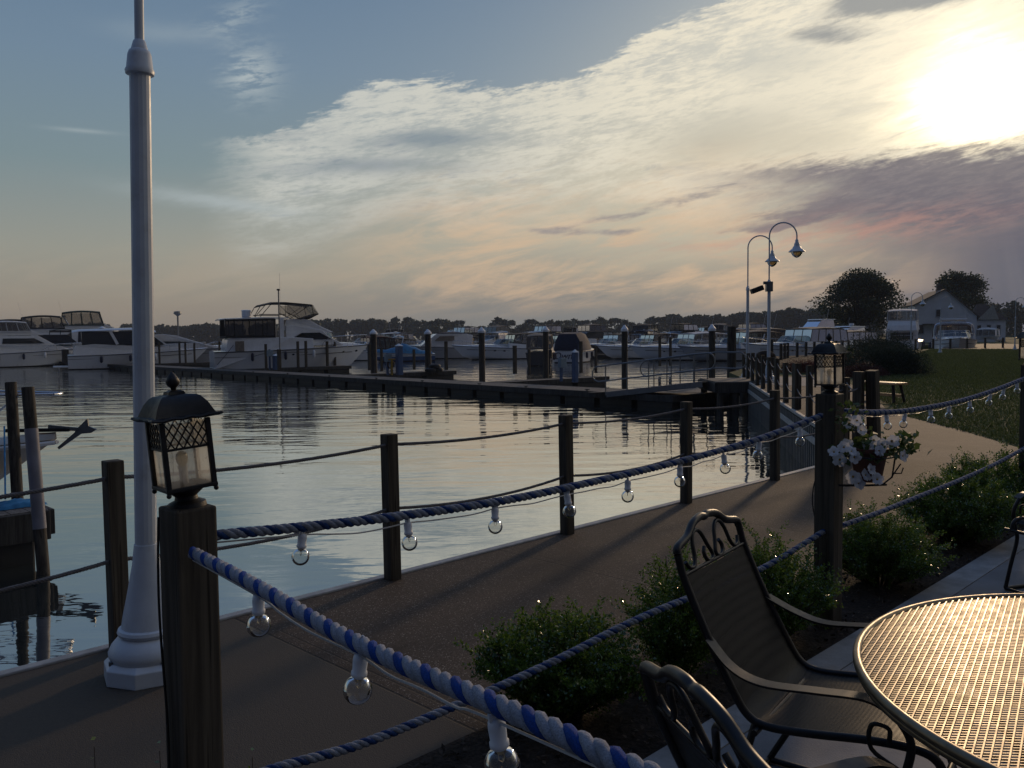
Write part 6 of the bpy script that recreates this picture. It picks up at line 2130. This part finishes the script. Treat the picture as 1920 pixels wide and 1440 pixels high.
# ------------------------------------------------------------------ trees
def tree(label, base, H, W, n, seed, leaf=.28, crown0=.22, group=None, name='broadleaf_tree', lobes=26, mat='treeleaf'):
    r = np.random.default_rng(seed)
    t = thing(name, label, 'tree', base, group=group)
    mb = MB()
    th = H * crown0
    mb.tube([(0, 0, -.3), (.05, 0, th * .6), (0, 0.1, th * 1.4), (.1, 0, H * .6)], [H * .03, H * .024, H * .02, H * .008], 10)
    C = []
    for i in range(lobes):
        a = r.random() * 2 * PI
        zf = r.random() ** .8
        wd = W / 2 * (0.62 + .3 * math.sin(PI * min(1, zf * 1.1 + .05))) * (1 - .35 * zf ** 3)
        q = r.random() ** .45
        c = np.array([math.cos(a) * q * wd, math.sin(a) * q * wd, th + (H - th) * (.10 + .76 * zf)])
        rad = W * (.10 + .085 * r.random()) * (1 if n > 3000 else 1.25)
        st = np.array([0, 0, th * (1 + .8 * zf)])
        mid = (st + c) / 2 + r.normal(size=3) * .2
        mb.tube([tuple(st), tuple(mid), tuple(c)], [H * .011, H * .007, H * .003], 6, caps=False)
        m = n // lobes
        v = unit(r.normal(size=(m, 3)))
        p = v * rad * (r.random((m, 1)) ** .40) * np.array([1.15, 1.15, .8]) * (1 + .35 * r.random((m, 1)) * (r.random((m, 1)) > .8))
        C.append(p + c)
    mb.build('trunk', M['trunk'], t, smooth=60)
    P = np.concatenate(C); k = len(P)
    N = unit(r.normal(size=(k, 3)) + np.array([0, 0, .6]))
    quads_obj('crown', leaf_quads(P, N, leaf * (.6 + .8 * r.random(k)), leaf * (.5 + .4 * r.random(k))), M[mat], t)
    return t
# peninsula with the house
pen = [(52, 122), (70, 118), (100, 128), (260, 132), (400, 420), (120, 420), (60, 210), (40, 165), (44, 135)]
sheet('peninsula', pen, -0.10, M['lawn'], thick=2.2)
dt = 148
tree('big dark broad-crowned tree left of the gabled house', Vector(((1612 - 960) / 1600 * dt, dt, -.1)), 12.8, 14.2, 17000, 31, .42, .13, 'large trees by the gabled house', lobes=46)
dt2 = 188
tree('big leafy tree rising behind the roof of the gabled house', Vector(((1793 - 960) / 1600 * dt2, dt2, -.1)), 15.6, 12.8, 12000, 32, .5, .3, 'large trees by the gabled house', lobes=30)
# house
HD = 158
hx0 = (1715 - 960) / 1600 * HD; hx1 = (1817 - 960) / 1600 * HD; hxa = (1766 - 960) / 1600 * HD
sc_ = HD / 1600
Hs = thing('gabled_house', 'pale blue-grey gabled house with steep brown roof and a small turret porch on the right', 'house', (hx0, HD, -0.1), R(-14))
Wd = (hx1 - hx0) * 1.03
zl, za, zr = 6.9, 9.55, 4.7
xa = Wd * .49
dep = 13.0
mb = MB()
pl_ = [(0, 0), (Wd, 0), (Wd, zr), (xa, za), (0, zl)]
mb.add([(x, 0, z) for x, z in pl_] + [(x, dep, z) for x, z in pl_], [tuple(range(5)), tuple(range(9, 4, -1))] + [(i, i + 5, (i + 1) % 5 + 5, (i + 1) % 5) for i in (0, 1, 4)])
mb.build('wall', M['siding'], Hs)
mb = MB()
ov = .35
def slab(a, b, y0, y1, th=.18):
    d = Vector((b[0] - a[0], b[1] - a[1])).normalized(); n = Vector((-d.y, d.x)) * th
    if n.y < 0: n = -n
    p = [a, b, (b[0] + n.x, b[1] + n.y), (a[0] + n.x, a[1] + n.y)]
    return [(x, y0, z) for x, z in p] + [(x, y1, z) for x, z in p], [(0, 1, 2, 3), (7, 6, 5, 4), (0, 4, 5, 1), (1, 5, 6, 2), (2, 6, 7, 3), (3, 7, 4, 0)]
sl1 = (za - zr) / (Wd - xa)
mb.add(*slab((xa, za + .02), (Wd + ov, zr - sl1 * ov + .02), -ov, dep + ov))
sl2 = (za - zl) / xa
mb.add(*slab((xa, za + .02), (-ov, zl - sl2 * ov + .02), -ov, dep + ov))
rf = mb.build('roof', M['shingle'], Hs)
MB().box((xa, 5, za + .5), (.8, .8, 1.5)).build('chimney', M['shingle'], rf)
def window(x, z, w, h, par=Hs, y=0.0):
    f = MB().box((x, y - .05, z), (w, .12, h)).build('window', M['glassd'], par)
    fr = MB()
    for dx, dz_, sx, sz in ((0, h / 2, w + .2, .1), (0, -h / 2, w + .2, .1), (-w / 2, 0, .1, h), (w / 2, 0, .1, h)): fr.box((x + dx, y - .09, z + dz_), (sx, .1, sz))
    fr.build('frame', M['white'], f)
window(Wd * .38, 5.3, .9, 1.4); window(Wd * .1, 2.4, 1.0, 1.7); window(Wd * .55, 2.4, 1.0, 1.5)
MB().box((Wd * .30, -.5, 3.3), (Wd * .36, 1.0, .15)).build('awning', M['black_canvas'], Hs)
# porch wing with hipped turret roof
wx0, wx1 = Wd - .4, Wd + 4.9
MB().box(((wx0 + wx1) / 2, 2.6, 1.95), (wx1 - wx0, 4.2, 3.9)).build('porch_wall', M['siding'], Hs)
MB().add([(wx0 - .3, .2, 3.95), (wx1 + .4, .2, 3.95), (wx1 + .4, 5.1, 3.95), (wx0 - .3, 5.1, 3.95), (wx0 + 1.0, 2.7, 6.9), (wx0 + 2.5, 2.7, 6.9)], [(0, 1, 5, 4), (1, 2, 5), (2, 3, 4, 5), (3, 0, 4), (0, 3, 2, 1)]).build('porch_roof', M['shingle'], Hs)
M['tinroof'] = paint('pale_tin_roof', (0.5, 0.5, 0.46), 0.35, metal=.5)
MB().add([(wx0 + 2.3, .05, 4.0), (wx0 + 4.0, .05, 4.0), (wx0 + 3.1, 0.05, 6.75), (wx0 + 5.5, 2.6, 4.0), (wx0 + 3.1, 2.8, 6.75), (wx0 + .5, .05, 4.0)], [(5, 1, 2), (1, 3, 4, 2)]).build('turret_gable', M['tinroof'], Hs)
for i in range(3): window(wx0 + .9 + i * 1.6, 2.2, .7, 1.7, Hs, .5)
# right-edge hill with trees, and treeline
def treeline(label, pts, h0, h1, n, seed, leaf=2.2, name='treeline', mat='farleaf', depth=30):
    r = np.random.default_rng(seed)
    P = []
    pts = [Vector(p) for p in pts]
    Ls = [(pts[i + 1] - pts[i]).length for i in range(len(pts) - 1)]
    tot = sum(Ls)
    nt_ = int(tot / 2.2)
    allC = []
    for i in range(nt_):
        q = r.random() * tot
        j = 0
        while j < len(Ls) - 1 and q > Ls[j]: q -= Ls[j]; j += 1
        c = pts[j].lerp(pts[j + 1], q / Ls[j])
        H = h0 + (h1 - h0) * r.random()
        wv = 1 + .10 * math.sin(c.x * .021 + seed) + .05 * math.sin(c.x * .083)
        H *= wv
        y = c.y + r.random() * depth
        m = n // nt_
        v = unit(r.normal(size=(m, 3)))
        rad = H * .27
        f = r.random((m, 1))
        p = v * rad * (r.random((m, 1)) ** .33)
        p[:, 2] = p[:, 2] * 1.1 + H * .72
        low = r.random(m) < .42
        p[low, 2] = r.random(low.sum()) * H * .75
        allC.append(p + np.array([c.x, y, -.8]))
    P = np.concatenate(allC); k = len(P)
    N = unit(r.normal(size=(k, 3)))
    o = quads_obj(name, leaf_quads(P, N, leaf * (.6 + .8 * r.random(k)), leaf * (.5 + .5 * r.random(k))), M[mat])
    tag(o, label, 'trees', kind='stuff')
    return o
def X_(px, d): return (px - 960) / 1600 * d
sheet('far_shore', [(-900, 560), (-500, 575), (-120, 600), (260, 600), (420, 470), (500, 350), (900, 300), (2500, 2500), (-2500, 2500)], WATER + .35, M['lawn'], thick=.8)
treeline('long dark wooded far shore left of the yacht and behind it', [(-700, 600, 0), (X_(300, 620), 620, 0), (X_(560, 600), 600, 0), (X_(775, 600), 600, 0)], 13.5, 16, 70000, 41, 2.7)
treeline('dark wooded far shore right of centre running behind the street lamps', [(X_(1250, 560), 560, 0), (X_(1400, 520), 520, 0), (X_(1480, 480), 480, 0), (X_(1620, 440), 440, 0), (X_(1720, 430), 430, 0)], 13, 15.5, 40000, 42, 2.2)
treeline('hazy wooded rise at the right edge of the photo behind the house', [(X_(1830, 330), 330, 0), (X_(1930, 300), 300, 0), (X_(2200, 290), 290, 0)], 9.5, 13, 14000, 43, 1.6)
# separate crowns along the open middle of the far shore
fp_ = []
for k, sd in enumerate((51, 52, 53)):
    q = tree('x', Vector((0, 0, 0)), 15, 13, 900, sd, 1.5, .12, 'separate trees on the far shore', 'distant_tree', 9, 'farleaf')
    fp_.append(q)
cx = 782
i = 0
words = ['thin', 'rounded', 'broad', 'tall', 'low', 'leaning', 'ragged', 'narrow']
while cx < 1262:
    dist = 560 + 40 * math.sin(i * 1.7)
    if not (862 < cx < 902 and i % 2) and abs(cx - 1188) > 4:
        lm = 'left of centre' if cx < 900 else ('above the centre cruisers' if cx < 1030 else ('above the navy canvas boat' if cx < 1150 else 'above the gangway'))
        sc1 = random.uniform(.82, 1.06) * (.8 if 862 < cx < 915 else 1)
        put(fp_[i % 3], Vector((X_(cx, dist), dist, WATER)), random.uniform(0, 6), 'far shore tree %s, number %d from the left' % (lm, i + 1), 'separate trees on the far shore', scale=sc1)
    cx += random.uniform(12, 19)
    i += 1
treeline('low scrub under the separate trees on the far shore', [(X_(770, 600), 600, 0), (X_(1270, 600), 600, 0)], 7, 10, 22000, 44, 2.2, 'undergrowth', depth=10)
# far lattice masts
for px, y0, d, lab in ((333, 588, 500, 'far-off water tower on a thin stalk above the trees at the left'),):
    p = D(px, y0, d)
    t = thing('water_tower', lab, 'tower', (p.x, p.y, 0)); MB().tube([(0, 0, 0), (0, 0, p.z)], .5, 6).build('stalk', M['galv'], t); MB().lathe([(.5, -1.5), (2.3, 0), (2.0, 1.2), (.2, 1.5)], 12, c=(0, 0, p.z)).build('tank', M['galv'], t)

# ------------------------------------------------------------------ bench, far fence, planter
bt = [G(1636, 716, .47), G(1660, 716, .47), G(1687, 724, .47), G(1655, 728, .47)]
bp = G(1664, 757)
bd = bp.y
Bn = thing('bench', 'small backless plank bench with a sunlit honey-coloured top on the lawn edge', 'bench', (X_(1652, bd + .6), bd + .6, 0), R(-66))
MB().box((0, 0, .46), (1.25, .40, .05)).build('seat', M['benchw'], Bn, bevel=.008)
for sx in (-1, 1):
    for sy in (-1, 1):
        MB().bar((sx * .48, sy * .12, .44), (sx * .56, sy * .17, 0), .06, .06).build('leg', M['trunk'], Bn, bevel=.005)
MB().box((0, .15, .17), (1.02, .04, .07)).build('stretcher', M['benchw'], Bn, bevel=.004)
# the shore fence posts
names3 = 0
ps = []
for i in range(len(shore3) - 1):
    a, b = shore3[i], shore3[i + 1]
    n = int((b - a).length / 2.4)
    for j in range(n):
        p = a.lerp(b, j / n) + Vector((.3, -.3, 0))
        px_ = 960 + 1600 * p.x / p.y
        if px_ < 1460 or px_ > 1940: continue
        ps.append((p, px_))
for k, (p, px_) in enumerate(ps):
    lm = 'before the tan canopy cruisers' if px_ < 1600 else ('behind the junipers' if px_ < 1735 else ('before the arch cruiser' if px_ < 1830 else 'towards the right edge'))
    o = MB().box((0, 0, .5), (.16, .16, 1.1)).build('fence_post', M['post'])
    o.location = p
    tag(o, 'shore path fence post %s, number %d counting rightwards' % (lm, k + 1), 'post', 'posts of the shore path fence')
for hi, h in enumerate((.95, .5)):
    pts = []
    for i in range(len(ps) - 1):
        a, b = ps[i][0].copy(), ps[i + 1][0].copy(); a.z = b.z = h
        pts += sag_path(a, b, .08, 5)
    o = MB().tube(local(pts, pts[0]), .014, 5).build('fence_rope', M['rope_grey']); o.location = pts[0]
    tag(o, ('upper' if hi == 0 else 'lower') + ' rope of the shore path fence by the arch cruiser', 'rope', 'ropes of the shore path fence')
# petunia basket on the post
pb = D(1628, 905, 4.62)
PL = thing('flower_basket', 'white petunias in a terracotta pot hung on a bracket at the lantern post', 'hanging plant', (pb.x, pb.y, pb.z))
M['terra'] = paint('terracotta_pot', (0.10, 0.035, 0.02), 0.7, var=.2, scale=20, bmp=.2)
M['petal'] = leafmat('white_petal', (0.60, 0.62, 0.66), (0.72, 0.74, 0.78), 0.6, 0.35, .2, 30)
M['petleaf'] = leafmat('petunia_leaf', (0.05, 0.09, 0.02), (0.11, 0.15, 0.04), 0.5, 0.4)
MB().lathe([(.060, .01), (.068, .02), (.096, .17), (.104, .172), (.104, .192), (.09, .192)], 20).build('pot', M['terra'], PL, smooth=40)
mb = MB()
mb.tube([(0.13 * math.cos(a), .13 * math.sin(a), .15) for a in [2 * PI * i / 20 for i in range(20)]], .004, 6, closed=True)
mb.tube([(-.17, -.02, -.01), (.0, 0, -.015), (.10, 0, -.012)], .006, 6).tube([(-.17, -.02, .15), (-.12, 0, .15)], .006, 6)
mb.tube([(.08, 0, -.01), (.13, 0, .03), (.14, -.01, .14)], .005, 6).tube([(.12, 0, .02), (.18, .01, .10)], .004, 6).tube([(.13, 0, .05), (.18, 0, .05), (.19, 0, .08)], .004, 6)
mb.build('bracket', M['blk'], PL, smooth=60)
r = np.random.default_rng(77)
C = []; 
for i in range(420):
    a = r.random() * 2 * PI; q = r.random() ** .5
    x = math.cos(a) * q * .19; y = math.sin(a) * q * .13; z = .20 + .10 * r.random() * (1 - q) + (-.10 * q * r.random())
    if r.random() < .20: x, y, z = -.10 + r.normal() * .04, r.normal() * .03, .28 + r.random() * .16
    if r.random() < .22: x, y, z = .19 + r.normal() * .04, r.normal() * .04, .16 + r.random() * .12
    C.append((x, y, z))
C = np.array(C)
N = unit(r.normal(size=C.shape) + np.array([0, -.3, .7]))
quads_obj('foliage', leaf_quads(C, N, .045 * (.6 + .7 * r.random(len(C))), .026 * (.7 + .6 * r.random(len(C)))), M['petleaf'], PL)
def flower(p, nrm, s):
    nrm = Vector(nrm).normalized()
    q = nrm.to_track_quat('Z', 'Y').to_matrix().to_4x4()
    T = Matrix.Translation(Vector(p)) @ q @ Matrix.Rotation(random.uniform(0, 1.2), 4, 'Z')
    mb = MB()
    n = 40
    rings = []
    for rr, z in ((.12, -.75), (.16, -.4), (.28, -.12), (.62, 0.02), (1.0, -.02)):
        ring = []
        for k in range(n):
            a = 2 * PI * k / n
            lobe = 1 - .20 * (abs(math.sin(2.5 * a)) ** 6 if rr > .5 else 0) + (.05 * math.sin(11 * a) if rr > .9 else 0)
            ring.append((rr * lobe * s * math.cos(a), rr * lobe * s * math.sin(a), z * s + (.09 * s * math.sin(5 * a + 1) + .05 * s * math.sin(9 * a) if rr > .9 else 0)))
        rings.append(ring)
    mb.loft(rings, caps=False, M=T)
    o = mb.build('petunia', M['petal'], PL, smooth=70)
    MB().ball((0, 0, -.35 * s), .16 * s, 8, 6, M=T).build('throat', M['yellow'], o, smooth=60)
fl_px = [(1563, 846), (1574, 862), (1588, 835), (1598, 845), (1604, 858), (1592, 792), (1606, 788), (1616, 806), (1629, 838), (1640, 826), (1655, 834), (1674, 828), (1600, 895), (1612, 905), (1625, 890), (1646, 898), (1635, 880), (1695, 855), (1612, 880), (1582, 838), (1650, 845)]
for i, (fx, fy) in enumerate(fl_px):
    p = D(fx, fy, 4.62 + random.uniform(-.13, .02)) - pb
    nrm = (random.uniform(-.5, .5) + (fx - 1620) / 120, -1 + random.uniform(-.2, .3), random.uniform(-.2, .7))
    flower(p, nrm, random.uniform(.030, .042))
# lens-free small things: leaf litter flecks in the bed (uncountable)
r = np.random.default_rng(5)
k = 5200
uu = r.random(k) * 16 - 2; vv_ = VP + .02 + r.random(k) * (VB - VP - .04)
C = np.stack([ud.x * uu + vd.x * vv_, ud.y * uu + vd.y * vv_, .006 + .012 * r.random(k)], axis=1)
N = unit(r.normal(size=C.shape) * .5 + np.array([0, 0, 1.0]))
M['chip'] = leafmat('bark_chip', (0.02, 0.014, 0.01), (0.075, 0.055, 0.04), .8, 0.0, .2, 40)
o = quads_obj('bark_chips', leaf_quads(C, N, .03 * (.5 + r.random(k)), .016 * (.5 + r.random(k))), M['chip'])
tag(o, 'dark bark chips strewn over the planting bed', 'mulch', kind='stuff')
# grass blades over the visible lawn
k = 110000
gp = []
poly = [G(1905, 835), G(1700, 781), G(1640, 742), G(1600, 722), G(1700, 672), G(1745, 657), G(1990, 657), G(2100, 850)]
def inside(x, y, P):
    c = np.zeros(len(x), bool)
    n = len(P)
    for i in range(n):
        a, b = P[i], P[(i + 1) % n]
        cond = ((a.y > y) != (b.y > y)) & (x < (b.x - a.x) * (y - a.y) / (b.y - a.y + 1e-9) + a.x)
        c ^= cond
    return c
xs = [p.x for p in poly]; ys = [p.y for p in poly]
gx = r.uniform(min(xs), max(xs), k * 8); gy = min(ys) + (max(ys) - min(ys)) * r.random(k * 8) ** 1.8
m = inside(gx, gy, poly)
gx, gy = gx[m][:k], gy[m][:k]
k = len(gx)
gs_ = np.clip(gy / 20.0, 1.0, 4.0)
C = np.stack([gx, gy, .012 * gs_], axis=1)
T = unit(np.stack([r.normal(size=k) * .5, r.normal(size=k) * .5, np.ones(k)], axis=1))
N = unit(np.cross(T, r.normal(size=(k, 3))))
M['grass'] = leafmat('grass_blade', (0.058, 0.082, 0.026), (0.115, 0.150, 0.050), .5, .3, .3)
o = quads_obj('grass', leaf_quads(C, N, .05 * (1 + .8 * r.random(k)) * gs_, (.012 + .012 * r.random(k)) * gs_, T), M['grass'])
tag(o, 'mown lawn grass right of the walkway', 'grass', kind='stuff')
drop_list = [o for o in bpy.data.objects if o.get('label') == 'x' and o.parent is None]
for o in drop_list: drop(o)
for im in list(bpy.data.materials):
    pass

# ------------------------------------------------------------------ evening haze over the harbour
hz_ = MB().box((0, 480, 20), (2600, 1400, 52)).build('haze', bpy.data.materials.new('haze_air'))
hm = hz_.data.materials[0]; hm.use_nodes = True
nt = hm.node_tree
nt.nodes.remove(nt.nodes['Principled BSDF'])
pv = nt.nodes.new('ShaderNodeVolumePrincipled')
pv.inputs['Color'].default_value = (0.72, 0.78, 0.86, 1)
pv.inputs['Density'].default_value = 0.0003
nt.links.new(pv.outputs[0], nt.nodes['Material Output'].inputs['Volume'])
tag(hz_, 'thin evening haze over the harbour', 'haze', kind='stuff')
